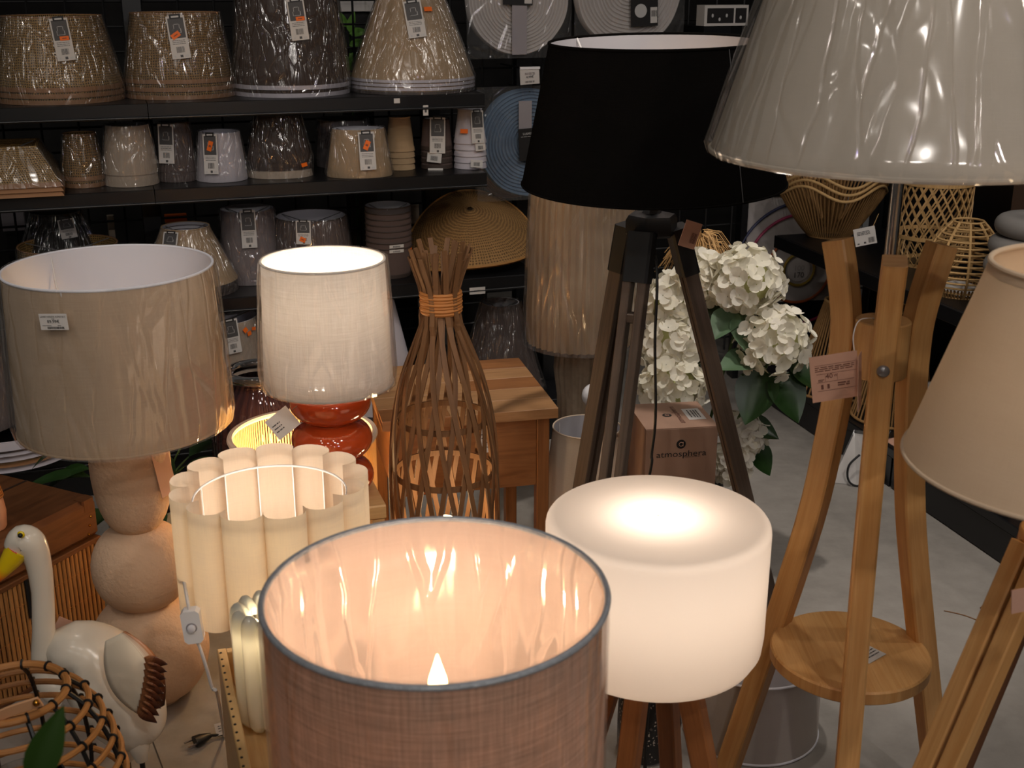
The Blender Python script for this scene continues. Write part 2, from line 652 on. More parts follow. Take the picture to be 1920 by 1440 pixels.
def shelf_board(z, u0, u1, split, lab=None):
    for (a, b) in ((u0, split), (split, u1)):
        mb = MB()
        mb.box(a + 0.001, b - 0.001, 0.0, DEP, z - 0.03, z, 0, 0.002, 'x')
        so = mb.obj('shelf', M['shelf_black'], gond, smooth=False)
        # sloping ticket rail along the front edge
        r = MB()
        r.sweep([(a + 0.001, -0.004, z - 0.019), (b - 0.001, -0.004, z - 0.019)], [(-0.004, -0.018), (0.004, -0.018), (0.004, 0.018), (0.001, 0.0195), (-0.004, 0.018)], up=(0, 0, 1))
        r.sweep([(a + 0.001, -0.010, z - 0.038), (b - 0.001, -0.010, z - 0.038)], circ(0.004, 8), up=(0, 0, 1))
        r.obj('ticket_rail', M['shelf_black'], so, ang=50)


sp3 = (gray(278, 215, 0) - G0).dot(ga)
sp2 = (gray(291, 375, 0) - G0).dot(ga)
shelf_board(Z3, UL, UR, sp3)
shelf_board(Z2, UL, UR + 0.005, sp2)
u1000 = (gray(1010, 540, 0) - G0).dot(ga)
shelf_board(Z1, UL, u1000, sp2)
shelf_board(Z0, UL, u1000 + 0.15, sp2)
MB().box(UL, u1000 + 0.15, 0.02, 0.04, 0, Z0 - 0.03).obj('kick_plate', M['shelf_black'], gond, smooth=False)
for u in (UL + 0.02, sp2, UR - 0.05, u1000 + 0.1):
    MB().box(u - 0.03, u + 0.03, DEP, DEP + 0.03, 0, 1.75, 0, 0.003).obj('upright', M['shelf_black'], gond, smooth=False)
# wire back
mb = MB()
x = UL
while x < u1000 + 1.6:
    mb.sweep([(x, DEP + 0.035, 0.1), (x, DEP + 0.035, 1.75)], circ(0.004, 6))
    x += 0.11
z = 0.15
while z < 1.75:
    mb.sweep([(UL, DEP + 0.042, z), (u1000 + 1.6, DEP + 0.042, z)], circ(0.004, 6))
    z += 0.075
g = mb.obj('wire_grid', M['black_metal'], gond)
for (px, py, wpx, hpx, dd) in ((744, 190, 0, 0, 0), ):
    pass

# right shelving
right = thing('shelving_unit', 'black metal shelving unit with rope and bamboo pendants on the right', 'shelving', H0, HA)
# local x towards the viewer, local y into the unit
Z1R, Z0R = 0.63, 0.13
t_end = -0.19
MB().box(t_end, 2.6, 0, 0.5, Z1R - 0.03, Z1R, 0, 0.003, 'x').obj('shelf', M['shelf_black'], right, smooth=False)
r = MB()
r.sweep([(t_end, -0.004, Z1R - 0.022), (2.6, -0.004, Z1R - 0.022)], rect(0.008, 0.044, 0.002), up=(0, 0, 1))
r.obj('ticket_rail', M['shelf_black'], right, smooth=False)
MB().box(-0.35, 2.6, 0.0, 0.5, Z0R - 0.03, Z0R, 0, 0.003, 'x').obj('shelf', M['shelf_black'], right, smooth=False)
for k in range(3):
    MB().box(-0.35 + k * 0.98, 0.62 + k * 0.98, 0.006, 0.02, 0.003, Z0R - 0.031, 0, 0.002, 'x').obj('kick_plate', M['shelf_black'], right, smooth=False)
MB().box(-0.35, 2.6, 0.5, 0.53, 0, 1.6).obj('back_panel', M['shelf_black'], right, smooth=False)
for k in (-0.33, 0.8, 1.9):
    MB().box(k - 0.025, k + 0.025, 0.47, 0.499, 0.0, 1.6, 0, 0.003).obj('upright', M['shelf_black'], right, smooth=False)

# ================================================================ shared builders for lamps
def fold(seed, amp, k=4):
    def rf(a, z, r):
        c, s_ = math.cos(a), math.sin(a)
        q = noise.noise(Vector((c * k * 0.8 + seed, s_ * k * 0.8, z * 4 + seed)))
        q2 = noise.noise(Vector((c * k * 2.2, s_ * k * 2.2 + seed, z * 2.5)))
        return r + amp * (0.35 + 0.5 * q + 0.35 * q2)
    return rf


def wrap(parent, prof, seed, mat='film', amp=0.006, n=96, sx=1, sy=1, rows=12, name='plastic_wrap', label=None):
    """crinkled film around a surface of revolution"""
    pr = []
    for i in range(len(prof) - 1):
        (r0, z0), (r1, z1) = prof[i], prof[i + 1]
        m = max(1, int(rows * math.hypot(r1 - r0, z1 - z0) / 0.3))
        for q in range(m):
            pr.append((r0 + (r1 - r0) * q / m, z0 + (z1 - z0) * q / m))
    pr.append(prof[-1])
    rf0 = fold(seed, amp)

    def rf(a, z, r):
        e = rf0(a, z, r)
        return max(0.004, e)
    mb = MB().lathe(pr, n, 0, sx, sy, rf=rf)
    return mb.obj(name, M[mat], parent, True, 180, label or 'crinkled clear plastic wrap')


def open_shade(parent, R0, R1, z0, z1, mat, n=72, name='shade', inner=None, thick=0.0025, sx=1, sy=1):
    """fabric shell, R0 at the bottom, R1 at the top; single cloth sheet, or lined when an inner material is given"""
    mb = MB()
    rows = 8
    pr = [(R0 + (R1 - R0) * i / rows, z0 + (z1 - z0) * i / rows) for i in range(rows + 1)]
    mb.lathe(pr, n, 0, sx, sy)
    mats = [mat]
    if inner:
        pi_ = [(r - thick, z) for r, z in reversed(pr)]
        mb.lathe(pi_, n, 1, sx, sy)
        mats.append(inner)
    return mb.obj(name, mats, parent)


def rim(parent, R, z, r, mat, name='rim', sx=1, sy=1, n=72):
    return MB().torus(R, r, z, n, 8, sx=sx, sy=sy).obj(name, mat, parent)


def spider(parent, R, z, drop, mat, arms=3, r=0.0018, a0=0.4, name='spider_frame'):
    mb = MB()
    for i in range(arms):
        a = a0 + 2 * PI * i / arms
        c, s = math.cos(a), math.sin(a)
        mb.sweep([(R * c, R * s, z), (R * 0.9 * c, R * 0.9 * s, z - drop), (0.018 * c, 0.018 * s, z - drop)], circ(r, 6))
    mb.torus(0.02, 0.003, z - drop, 20, 6)
    return mb.obj(name, mat, parent)


def card(parent, o, right, up, w, h, body, lines, th=0.0012, name='hang_tag', label=None, hole=False):
    """a flat card, centre o; lines = [(x0,x1,y0,y1,material)] in card units 0..1, y up"""
    mats = [body]
    mb = MB()
    fr = frame(o, right, up)
    mb.box(-w / 2, w / 2, -h / 2, h / 2, 0, th)
    for (x0, x1, y0, y1, mt) in lines:
        if mt not in mats:
            mats.append(mt)
        k = mats.index(mt)
        z = th + 0.0003 + 0.0001 * (lines.index((x0, x1, y0, y1, mt)) % 5)
        mb.poly([((x0 - .5) * w, (y0 - .5) * h, z), ((x1 - .5) * w, (y0 - .5) * h, z), ((x1 - .5) * w, (y1 - .5) * h, z), ((x0 - .5) * w, (y1 - .5) * h, z)], k)
    mb.xf(fr)
    return mb.obj(name, mats, parent, False, label=label)


def barcode(x0, x1, y0, y1, m, n=14, seed=1):
    rr = random.Random(seed)
    out = []
    x = x0
    while x < x1:
        w_ = (x1 - x0) / n * rr.uniform(0.3, 0.9)
        out.append((x, min(x + w_, x1), y0, y1, m))
        x += w_ + (x1 - x0) / n * rr.uniform(0.3, 0.7)
    return out


def textlines(x0, x1, ys, h, m, seed=1):
    rr = random.Random(seed)
    out = []
    for y in ys:
        x = x0
        while x < x1 - 0.02:
            w_ = rr.uniform(0.06, 0.2)
            out.append((x, min(x + w_, x1), y, y + h, m))
            x += w_ + 0.025
    return out


def put_text(parent, txt, size, o, right, up, mat, sx=1.0, name='printed_text'):
    return inst(name, text_mesh(txt, size, mat, sx), parent, frame(o, right, up))


# ---------------------------------------------------------------- materials of the lamps
M['linen_pink'] = fabric('rose_grey_linen', srgb(208, 178, 152), srgb(156, 128, 106), 0.35, 300, slub=1.5, tcol=srgb(238, 196, 172))
M['lining_peach'] = fabric('peach_lining', srgb(238, 214, 198), srgb(226, 198, 180), 0.3, 300, slub=0.8)
M['silver_trim'] = plain('silver_foil_trim', srgb(160, 164, 170), 0.4, 0.3, 0.3, 120, 0.4, 200)
M['opal_white'] = opal('opal_white_plastic', srgb(250, 240, 232), 0.62, 0.12, 0.5)
M['opal_glass'] = opal('opal_fluted_glass', srgb(246, 240, 222), 0.5, 0.5, 0.06)
M['linen_beige'] = fabric('beige_linen', srgb(220, 192, 158), srgb(196, 166, 132), 0.2, 420, slub=0.7)
M['linen_cream'] = fabric('cream_linen', srgb(242, 228, 212), srgb(226, 208, 184), 0.34, 480, slub=0.8, tcol=srgb(238, 208, 150))
M['linen_white'] = fabric('off_white_linen', srgb(236, 228, 218), srgb(206, 194, 180), 0.15, 420, slub=1.0)
M['lining_white'] = plain('white_lining', srgb(222, 220, 226), 0.7, 0, 0.03)
M['cloth_grey'] = fabric('greige_cotton', srgb(222, 212, 196), srgb(206, 194, 176), 0.2, 700, slub=0.5)
M['cloth_black'] = fabric('black_cotton', srgb(20, 18, 17), srgb(13, 12, 11), 0.0, 700)
M['cloth_sand'] = fabric('sand_cotton', srgb(228, 208, 182), srgb(212, 188, 160), 0.24, 700, slub=0.4)
M['ceramic_sand'] = plain('rough_sand_ceramic', srgb(206, 176, 148), 0.85, 0, 0.06, 6, 0.55, 110, 0.2)
M['ceramic_orange'] = plain('glossy_terracotta_glaze', srgb(178, 68, 28), 0.08, 0, 0.15, 9, 0, 60, 0.6, coat=0.5)
M['bamboo'] = wood('bamboo_wood', srgb(198, 142, 80), srgb(214, 164, 104), srgb(186, 130, 70), 2.2, 60)
M['beech'] = wood('pale_wood', srgb(206, 162, 104), srgb(218, 178, 122), srgb(192, 146, 88), 2.0, 40, knots=False)
M['teak'] = wood('reddish_teak', srgb(128, 78, 40), srgb(156, 98, 54), srgb(108, 62, 30), 2.5, 60, knots=False)
M['grey_wood'] = wood('grey_brown_stained_wood', srgb(76, 62, 52), srgb(98, 82, 70), srgb(62, 50, 42), 2.5, 90, 0.6, False)
M['mango'] = wood('oiled_mango_wood', srgb(124, 78, 42), srgb(152, 100, 58), srgb(98, 60, 32), 2.6, 30)
M['mango_light'] = wood('pale_mango_wood', srgb(148, 106, 68), srgb(172, 128, 86), srgb(122, 82, 50), 2.2, 26)
M['cane'] = wood('brown_cane', srgb(106, 72, 44), srgb(128, 90, 56), srgb(86, 56, 34), 3, 120, 0.6, False)
M['bulb'] = glow('lit_filament_bulb', (1.0, 0.62, 0.28, 1), 14.0)
M['bulb_soft'] = glow('lit_frosted_bulb', (1.0, 0.72, 0.42, 1), 8.0)

# ================================================================ foreground drum lamp
p = at(817, 1110, 1.13)
L1 = thing('drum_lamp', 'lit rose-grey linen drum lamp with silver rim in the foreground', 'lamp', (p.x, p.y, 0))
zt = p.z
Rd = plen(322, 817, 1110, 1.13)
open_shade(L1, Rd, Rd, zt - 0.30, zt, M['linen_pink'], 96, inner=M['lining_peach'])
rim(L1, Rd, zt, 0.0035, M['silver_trim'], 'top_rim', n=96)
rim(L1, Rd, zt - 0.30, 0.0035, M['silver_trim'], 'bottom_rim', n=96)
wrap(L1, [(Rd - 0.012, zt - 0.26), (Rd - 0.010, zt - 0.02), (Rd - 0.004, zt + 0.003)], 4.2, 'film', -0.006, 120, name='inner_wrap', label='clear plastic lining the inside of the shade')
wrap(L1, [(Rd + 0.002, zt - 0.30), (Rd + 0.002, zt - 0.0)], 2.2, 'film', 0.004, 120, name='outer_wrap')
spider(L1, Rd, zt - 0.22, 0.03, M['cord_white'])
zb = zt - 0.105
MB().lathe([(0.003, -0.075), (0.008, -0.07), (0.011, -0.045), (0.012, -0.025), (0.010, 0.0), (0.0045, 0.018), (0.001, 0.030)], 20).xf(Matrix.Translation((0.0, 0, zb))).obj('bulb', M['bulb'], L1)
MB().lathe([(0.02, zb - 0.13), (0.02, zb - 0.072), (0.006, zb - 0.070)], 20, capb=True).obj('socket', M['white_plastic'], L1)
MB().lathe([(0.13, 0.0), (0.13, 0.018), (0.02, 0.026), (0.011, 0.04), (0.011, zb - 0.13)], 32, capb=True).obj('base', M['ceramic_sand'], L1)
bulb_light(L1, (0, 0, zb - 0.02), 5.6, (1.0, 0.76, 0.54))

# ================================================================ white closed drum on four teak legs
p = at(1234, 968, 1.66)
L2 = thing('pool_lamp', 'glowing white closed drum lamp on teak legs', 'lamp', (p.x, p.y, 0), rad(18))
Rw = plen(211, 1234, 968, 1.66)
zt = p.z
hh = 0.232
pr = [(Rw - 0.06, zt - hh), (Rw - 0.030, zt - hh + 0.002), (Rw - 0.012, zt - hh + 0.010), (Rw - 0.003, zt - hh + 0.026), (Rw - 0.0005, zt - hh + 0.05)]
pr += [(Rw, zt - 0.05), (Rw, zt - 0.014), (Rw - 0.001, zt - 0.008), (Rw - 0.004, zt - 0.0035), (Rw - 0.009, zt - 0.0008), (Rw - 0.015, zt), (Rw * 0.7, zt + 0.0005), (Rw * 0.35, zt + 0.0008), (0.002, zt + 0.001)]
MB().lathe(pr, 96).obj('shade', M['opal_white'], L2)
MB().lathe([(0.004, -0.05), (0.02, -0.04), (0.028, -0.01), (0.02, 0.018), (0.002, 0.028)], 20).xf(Matrix.Translation((0, 0, zt - 0.10))).obj('bulb', M['bulb_soft'], L2)
bulb_light(L2, (0.0, 0, zt - 0.072), 1.3, (1.0, 0.87, 0.74), 0.02)
zl = zt - hh
MB().box(-0.045, 0.045, -0.045, 0.045, zl - 0.045, zl - 0.001, 0, 0.008).obj('leg_hub', M['teak'], L2, False)
for k in range(4):
    a = PI / 4 + k * PI / 2
    c, s_ = math.cos(a), math.sin(a)
    MB().sweep([(0.052 * c, 0.052 * s_, zl - 0.004), (0.17 * c, 0.17 * s_, 0.0)], rect(0.036, 0.030, 0.003), up=(-s_, c, 0)).obj('leg', M['teak'], L2, False)
MB().sweep(bez([(0.0, 0.0, zl - 0.04), (0.0, 0.01, zl - 0.2), (0.03, 0.05, 0.02), (0.1, 0.2, 0.006)]), circ(0.003, 6)).obj('cord', M['cord_black'], L2)

# ================================================================ bamboo tripod lamp with the wrapped conical shade
bx, by = 0.588, 1.84
L3 = thing('bamboo_tripod_lamp', 'bamboo tripod floor lamp with disc shelf and plastic-wrapped greige shade', 'lamp', (bx, by, 0))
LEGAZ = [rad(-103), rad(17), rad(137)]


def bamboo_leg(az):
    c, s_ = math.cos(az), math.sin(az)
    path = [(0.235, 0.0), (0.16, 0.32), (0.098, 0.60), (0.075, 0.76), (0.065, 0.87), (0.063, 0.94), (0.065, 0.98), (0.074, 1.03), (0.092, 1.10)]
    pts = bez([(r * c, r * s_, z) for r, z in path], 4)
    MB().sweep(pts, rect(0.040, 0.036, 0.003), up=(-s_, c, 0)).obj('leg', M['bamboo'], L3, True, 30)


for az in LEGAZ:
    bamboo_leg(az)
    c, s_ = math.cos(az), math.sin(az)
    bo = MB().lathe([(0.0001, 0.006), (0.006, 0.005), (0.009, 0.0025), (0.010, 0)], 16)
    bo.xf(frame((0.0835 * c, 0.0835 * s_, 0.925), (-s_, c, 0), z=(c, s_, 0))).obj('bolt', M['steel'], L3)
MB().lathe([(0.041, 0.893), (0.043, 0.895), (0.043, 0.983), (0.041, 0.985), (0.017, 0.985), (0.017, 0.96)], 40, capb=True).obj('hub', M['bamboo'], L3)
MB().lathe([(0.133, 0.365), (0.136, 0.368), (0.136, 0.387), (0.133, 0.390)], 64, capt=True, capb=True).obj('disc_shelf', M['bamboo'], L3)
MB().lathe([(0.0095, 0.94), (0.0095, 1.42)], 16, capt=True).obj('pole', M['chrome'], L3)
SB, ST = 1.248, 1.62
RB, RT = 0.285, 0.172
open_shade(L3, RB, RT, SB, ST, M['cloth_grey'], 96, inner=M['lining_white'])
rim(L3, RB, SB, 0.004, M['cloth_grey'], 'bottom_rim', n=96)
rim(L3, RT, ST, 0.004, M['cloth_grey'], 'top_rim')
spider(L3, RT, ST, 0.03, M['cord_white'])
MB().lathe([(0.017, 1.40), (0.017, 1.50), (0.012, 1.51)], 16, capb=True, capt=True).obj('socket', M['white_plastic'], L3)
wrap(L3, [(RB + 0.001, SB - 0.004), (RB + 0.006, SB + 0.01), (RT + 0.012, ST - 0.02), (RT + 0.006, ST + 0.008)], 7.7, 'film', 0.010, 140, rows=18)
# tags: pale rose card hung from the hub, slip of paper on the disc
o = at(1560, 706, by - 0.11) - L3.location
tl, tr_, bl_ = at(1510, 672, by - 0.11), at(1600, 658, by - 0.11), at(1530, 754, by - 0.11)
rt, upv = (tr_ - tl), (tl - bl_)
lines = textlines(0.1, 0.92, (0.74, 0.70, 0.66), 0.018, M['brown_print'], 3) + [(0.1, 0.95, 0.79, 0.797, M['brown_print']), (0.12, 0.95, 0.60, 0.607, M['brown_print']), (0.12, 0.9, 0.42, 0.427, M['brown_print']), (0.12, 0.92, 0.23, 0.238, M['brown_print'])]
lines += textlines(0.55, 0.8, (0.30, 0.35), 0.03, M['brown_print'], 5) + textlines(0.15, 0.28, (0.44, 0.47), 0.014, M['brown_print'], 8)
lines += [(0.3, 0.305, 0.44, 0.58, M['brown_print']), (0.55, 0.555, 0.44, 0.58, M['brown_print']), (0.2, 0.25, 0.27, 0.37, M['brown_print']), (0.33, 0.38, 0.27, 0.37, M['brown_print'])]
o1 = (tl + tr_) / 2 - upv * 0.5 - L3.location
card(L3, o1, rt, upv, rt.length, upv.length, M['pink_card'], lines, label='pale rose hang tag with small print')
u_ = upv.normalized()
put_text(L3, '40', 0.011, o1 + u_ * 0.003 - rt.normalized() * 0.008 + rt.cross(upv).normalized() * 0.0022, rt, upv, M['brown_print'])
put_text(L3, 'W', 0.006, o1 + u_ * 0.003 + rt.normalized() * 0.002 + rt.cross(upv).normalized() * 0.0022, rt, upv, M['brown_print'])
o2 = at(1611, 715, by - 0.1) - L3.location
card(L3, o2, (0.35, 0.9, -0.1), (-0.1, 0.0, 1), 0.05, 0.085, M['pink_card'], [], name='hang_tag')
k0 = at(1603, 664, by - 0.11) - L3.location
MB().sweep(bez([k0, at(1600, 630, by - 0.1) - L3.location, at(1612, 600, by - 0.08) - L3.location, Vector((-0.02, -0.03, 0.995))], 6), circ(0.0009, 5)).obj('string', M['cord_white'], L3)
card(L3, Vector((0.028, -0.020, 0.3908)), (0.75, 0.6, 0), (-0.6, 0.75, 0), 0.048, 0.034, M['white_card'], textlines(0.2, 0.9, (0.3, 0.5, 0.7), 0.06, M['grey_print'], 2), name='paper_slip', label='white paper slip')

# ================================================================ sand-coloured cone lamp at the right edge
L4 = thing('tripod_lamp', 'lit sand-coloured conical lamp on slotted wooden legs at the right', 'lamp', (0.70, 1.39, 0))
SB, ST, RB, RT = 0.925, 1.175, 0.205, 0.128
open_shade(L4, RB, RT, SB, ST, M['cloth_sand'], 80)
rim(L4, RB, SB, 0.003, M['cloth_sand'], 'bottom_rim')
rim(L4, RT, ST, 0.0035, M['cloth_sand'], 'top_rim')
MB().lathe([(RT + 0.004, ST - 0.012), (RT + 0.0012, ST)], 72).obj('top_binding', M['cloth_sand'], L4)
spider(L4, RT, ST, 0.03, M['cord_white'], a0=2.9)
MB().lathe([(0.002, -0.05), (0.02, -0.035), (0.028, -0.005), (0.02, 0.02), (0.002, 0.03)], 20).xf(Matrix.Translation((0, 0, 1.05))).obj('bulb', M['bulb_soft'], L4)
bulb_light(L4, (0, 0, 1.06), 0.9, (1.0, 0.58, 0.32))
MB().lathe([(0.012, 0.80), (0.012, 1.0)], 16).obj('pole', M['steel'], L4)
MB().lathe([(0.05, 0.78), (0.052, 0.783), (0.052, 0.83), (0.05, 0.833), (0.012, 0.835)], 32, capb=True).obj('hub', M['bamboo'], L4)
f0 = (-0.34, -0.17)
az0 = math.atan2(f0[1], f0[0])
for k in range(3):
    a = az0 + k * 2 * PI / 3
    c, s_ = math.cos(a), math.sin(a)
    for off in (-0.016, 0.016):
        MB().sweep([(0.05 * c - off * s_, 0.05 * s_ + off * c, 0.82), (0.385 * c - off * s_, 0.385 * s_ + off * c, 0.0)], rect(0.022, 0.026, 0.002), up=(-s_, c, 0)).obj('leg_bar', M['teak'] if k else M['bamboo'], L4, False)
    MB().sweep([(0.372 * c - 0.01 * -s_, 0.372 * s_ - 0.01 * c, 0.035), (0.372 * c + 0.01 * -s_, 0.372 * s_ + 0.01 * c, 0.035)], rect(0.02, 0.03), up=(0, 0, 1)).obj('leg_spacer', M['bamboo'], L4, False)
o4 = at(1914, 1125, 1.25) - L4.location
card(L4, o4, (1, 0.2, 0.1), (0.2, 0.1, 1), 0.025, 0.03, M['pink_card'], [], label='pale rose hang tag')

# ================================================================ black tripod lamp
L5 = thing('black_tripod_lamp', 'tall tripod floor lamp with black tapered shade and grey-brown wooden legs', 'lamp', (0.292, 2.5, 0))
SB, ST, RB, RT = 1.096, 1.376, 0.272, 0.214
sh5 = open_shade(L5, RB, RT, SB, ST, M['cloth_black'], 96, inner=M['lining_white'])
rim(L5, RB, SB, 0.0022, M['cloth_black'], 'bottom_rim')
rim(L5, RT, ST, 0.003, M['cloth_black'], 'top_rim')
TILT5 = Matrix.Translation((0, 0, SB)) @ Matrix.Rotation(rad(1.5), 4, 'X') @ Matrix.Rotation(rad(-1.0), 4, 'Y') @ Matrix.Translation((0, 0, -SB))
a_ = rad(-58)
MB().sweep([((RB + .0012) * math.cos(a_), (RB + .0012) * math.sin(a_), SB), ((RT + .0012) * math.cos(a_), (RT + .0012) * math.sin(a_), ST)], rect(0.0016, 0.001), up=(math.cos(a_), math.sin(a_), 0)).obj('seam', M['grey_print'], sh5)
spider(L5, RT, ST, 0.035, M['cord_white'], a0=rad(-105), r=0.0022)
for ch in L5.children:
    ch.matrix_local = TILT5
MB().lathe([(0.014, 1.03), (0.014, 1.12), (0.019, 1.125), (0.019, 1.19)], 20, capt=True).obj('stem', M['black_metal'], L5)
MB().lathe([(0.052, 0.985), (0.056, 0.99), (0.056, 1.018), (0.05, 1.028), (0.022, 1.032), (0.016, 1.04)], 6, capb=True, a0=rad(10)).obj('tripod_head', M['black_plastic'], L5, True, 30)
for (fx, fy) in ((0.348, 0.06), (-0.172, 0.12), (-0.142, -0.30)):
    d = Vector((fx, fy, 0)).normalized()
    s_ = Vector((-d.y, d.x, 0))
    top = d * 0.055 + Vector((0, 0, 1.0))
    foot = Vector((fx, fy, 0.0))
    MB().sweep([top, top + (foot - top) * 0.10], rect(0.056, 0.040, 0.005), up=tuple(d)).obj('leg_socket', M['black_plastic'], L5, False)
    for off in (-0.0165, 0.0165):
        MB().sweep([top + s_ * off + (foot - top) * 0.085, foot + s_ * off], rect(0.018, 0.032, 0.002), up=tuple(d)).obj('leg_bar', M['grey_wood'], L5, False)
    m_ = top + (foot - top) * 0.17
    MB().sweep([m_ - s_ * 0.02, m_ + s_ * 0.02], rect(0.024, 0.02, 0.002)).xf(Matrix.Identity(4)).obj('leg_block', M['grey_wood'], L5, False)
    m_ = top + (foot - top) * 0.9
    MB().sweep([m_ - s_ * 0.02, m_ + s_ * 0.02], rect(0.018, 0.02, 0.002)).obj('leg_block', M['grey_wood'], L5, False)
cp = [Vector((0.0, -0.01, 0.99)), at(1232, 520, 2.44) - L5.location, at(1228, 640, 2.42) - L5.location, at(1229, 780, 2.40) - L5.location, at(1222, 850, 2.40) - L5.location, at(1216, 900, 2.40) - L5.location, Vector((-0.05, -0.05, 0.1)), Vector((0.0, 0.1, 0.004))]
MB().sweep(bez(cp, 6), circ(0.0032, 8)).obj('cord', M['cord_black'], L5)
o5 = at(1294, 440, 2.46) - L5.location
card(L5, o5, (1, 0.3, -0.35), (0.3, 0.1, 1), 0.038, 0.055, M['pink_card'], barcode(0.55, 0.9, 0.2, 0.6, M['brown_print'], 8), label='pale rose hang tag')

# ================================================================ stacked-ball lamp at the left
p = at(195, 500, 2.3)
L6 = thing('ball_lamp', 'sand ceramic lamp of three stacked balls with plastic-wrapped beige drum shade', 'lamp', (-0.786, 2.3, 0))
SB, ST, RB, RT = 0.642, 0.963, 0.206, 0.197
open_shade(L6, RB, RT, SB, ST, M['linen_beige'], 96, inner=M['lining_white'])
rim(L6, RT, ST, 0.0028, M['lining_white'], 'top_rim', n=96)
rim(L6, RB, SB, 0.0025, M['linen_beige'], 'bottom_rim', n=96)
spider(L6, RT, ST, 0.15, M['cord_white'])
wrap(L6, [(RB + 0.003, SB - 0.004), (RB + 0.008, SB + 0.02), (RT + 0.006, ST - 0.02), (RT + 0.003, ST + 0.003)], 3.1, 'film', 0.008, 120, rows=16)


def ellip(r, z0, z1, e=1.0, k=14, rb=0.035, rt=0.035):
    zc, h = (z0 + z1) / 2, (z1 - z0) / 2
    out = []
    for i in range(k + 1):
        a = -PI / 2 + PI * i / k
        rr = r * max(0.0, math.cos(a)) ** e
        out.append((max(rr, rb if a < 0 else rt), zc + h * math.sin(a)))
    return out


pr = ellip(0.116, 0.0, 0.232, 0.72, 16, 0.05, 0.05) + ellip(0.096, 0.222, 0.405, 0.85, 16, 0.045, 0.04)
MB().lathe(ellip(0.125, 0.0, 0.238, 0.7, 18, 0.06, 0.05), 56, capb=True).obj('lower_ball', M['ceramic_sand'], L6)
MB().lathe(ellip(0.102, 0.222, 0.412, 0.75, 18, 0.045, 0.035), 56).obj('middle_ball', M['ceramic_sand'], L6)
MB().lathe(ellip(0.081, 0.398, 0.70, 0.58, 18, 0.03, 0.02), 56, capt=True).obj('upper_ball', M['ceramic_sand'], L6)
MB().lathe([(0.012, 0.69), (0.012, 0.76), (0.02, 0.765), (0.02, 0.83)], 16, capt=True).obj('socket', M['white_plastic'], L6)
# price sticker
sw = (at(143, 592, 2.1) - at(87, 594, 2.1))
so_ = at(115, 596, 2.11) - L6.location
ang_ = math.atan2(so_.y, so_.x)
so_ = Vector((math.cos(ang_) * (RB + 0.013), math.sin(ang_) * (RB + 0.013), so_.z))
rgt = Vector((-math.sin(ang_), math.cos(ang_), 0.05))
upv = Vector((-0.07, 0.0, 1))
stk = card(L6, so_, rgt, upv, 0.054, 0.030, M['white_card'], barcode(0.25, 0.85, 0.06, 0.2, M['black_print'], 22, 4) + [(0.08, 0.4, 0.25, 0.275, M['grey_print']), (0.62, 0.75, 0.25, 0.275, M['grey_print'])], 0.0006, 'price_sticker', 'white price sticker')
nrm = rgt.normalized().cross(upv).normalized()
upn = nrm.cross(rgt.normalized()).normalized()
put_text(L6, 'LAMPE VARLETA ALPHA BLC', 0.0042, so_ + nrm * 0.0016 + upn * 0.0095, rgt, upv, M['black_print'], 0.92)
put_text(L6, 'H58', 0.0034, so_ + nrm * 0.0016 + upn * 0.0055, rgt, upv, M['black_print'])
put_text(L6, '89,99€', 0.0085, so_ + nrm * 0.0016 + upn * 0.0005, rgt, upv, M['black_print'])
o6 = Vector((0.076, -0.03, 0.55))
card(L6, o6, (0.35, 0.9, 0.0), (-0.18, 0.05, 1), 0.05, 0.11, M['pink_card'], [], label='pale rose hang tag')

# ================================================================ terracotta ring lamp with white shade
p = at(612, 735, 2.2)
L7 = thing('ring_lamp', 'glossy terracotta stacked-ring lamp with lit white linen shade in plastic', 'lamp', (-0.352, 2.2, 0))
SB, ST = at(605, 716, 2.2).z, at(605, 487, 2.2).z
RB, RT = plen(120, 605, 720, 2.2), plen(115, 605, 490, 2.2)
open_shade(L7, RB, RT, SB, ST, M['linen_white'], 80)
rim(L7, RT, ST, 0.0025, M['linen_white'], 'top_rim')
rim(L7, RB, SB, 0.002, M['linen_white'], 'bottom_rim')
spider(L7, RB, SB + 0.03, 0.01, M['cord_white'])
wrap(L7, [(RB - 0.02, SB - 0.008), (RB + 0.003, SB - 0.002), (RB + 0.007, SB + 0.03), (RT + 0.006, ST - 0.03), (RT + 0.002, ST + 0.003)], 5.3, 'film', 0.007, 110, rows=16)
zb0 = at(640, 925, 2.2).z
pr = [(0.05, zb0), (0.058, zb0 + 0.006)]
names = ['lower_ring', 'middle_ring', 'upper_ring']
rz0 = zb0
hr = (SB + 0.002 - zb0) / 3.05
for k in range(3):
    z0 = zb0 + hr * k
    MB().lathe(ellip(0.079, z0, z0 + hr * 1.04, 0.62, 18, 0.048, 0.048), 56, capb=True, capt=True).obj(names[k], M['ceramic_orange'], L7)
MB().lathe([(0.012, SB - 0.02), (0.012, SB + 0.05), (0.018, SB + 0.055), (0.018, SB + 0.1)], 16, capt=True).obj('socket', M['white_plastic'], L7)
MB().ball(0.03, (0, 0, SB + 0.135), 18, 10).obj('bulb', M['bulb_soft'], L7)
bulb_light(L7, (0, 0, SB + 0.17), 1.9, (1.0, 0.86, 0.72), 0.025)
o7 = at(530, 793, 2.14) - L7.location
card(L7, o7, (0.75, 0.3, 0.55), (-0.45, 0.1, 0.9), 0.05, 0.045, M['white_card'], textlines(0.1, 0.45, (0.3, 0.45, 0.6), 0.05, M['grey_print'], 9), label='white hang tag')
k7 = at(552, 765, 2.14) - L7.location
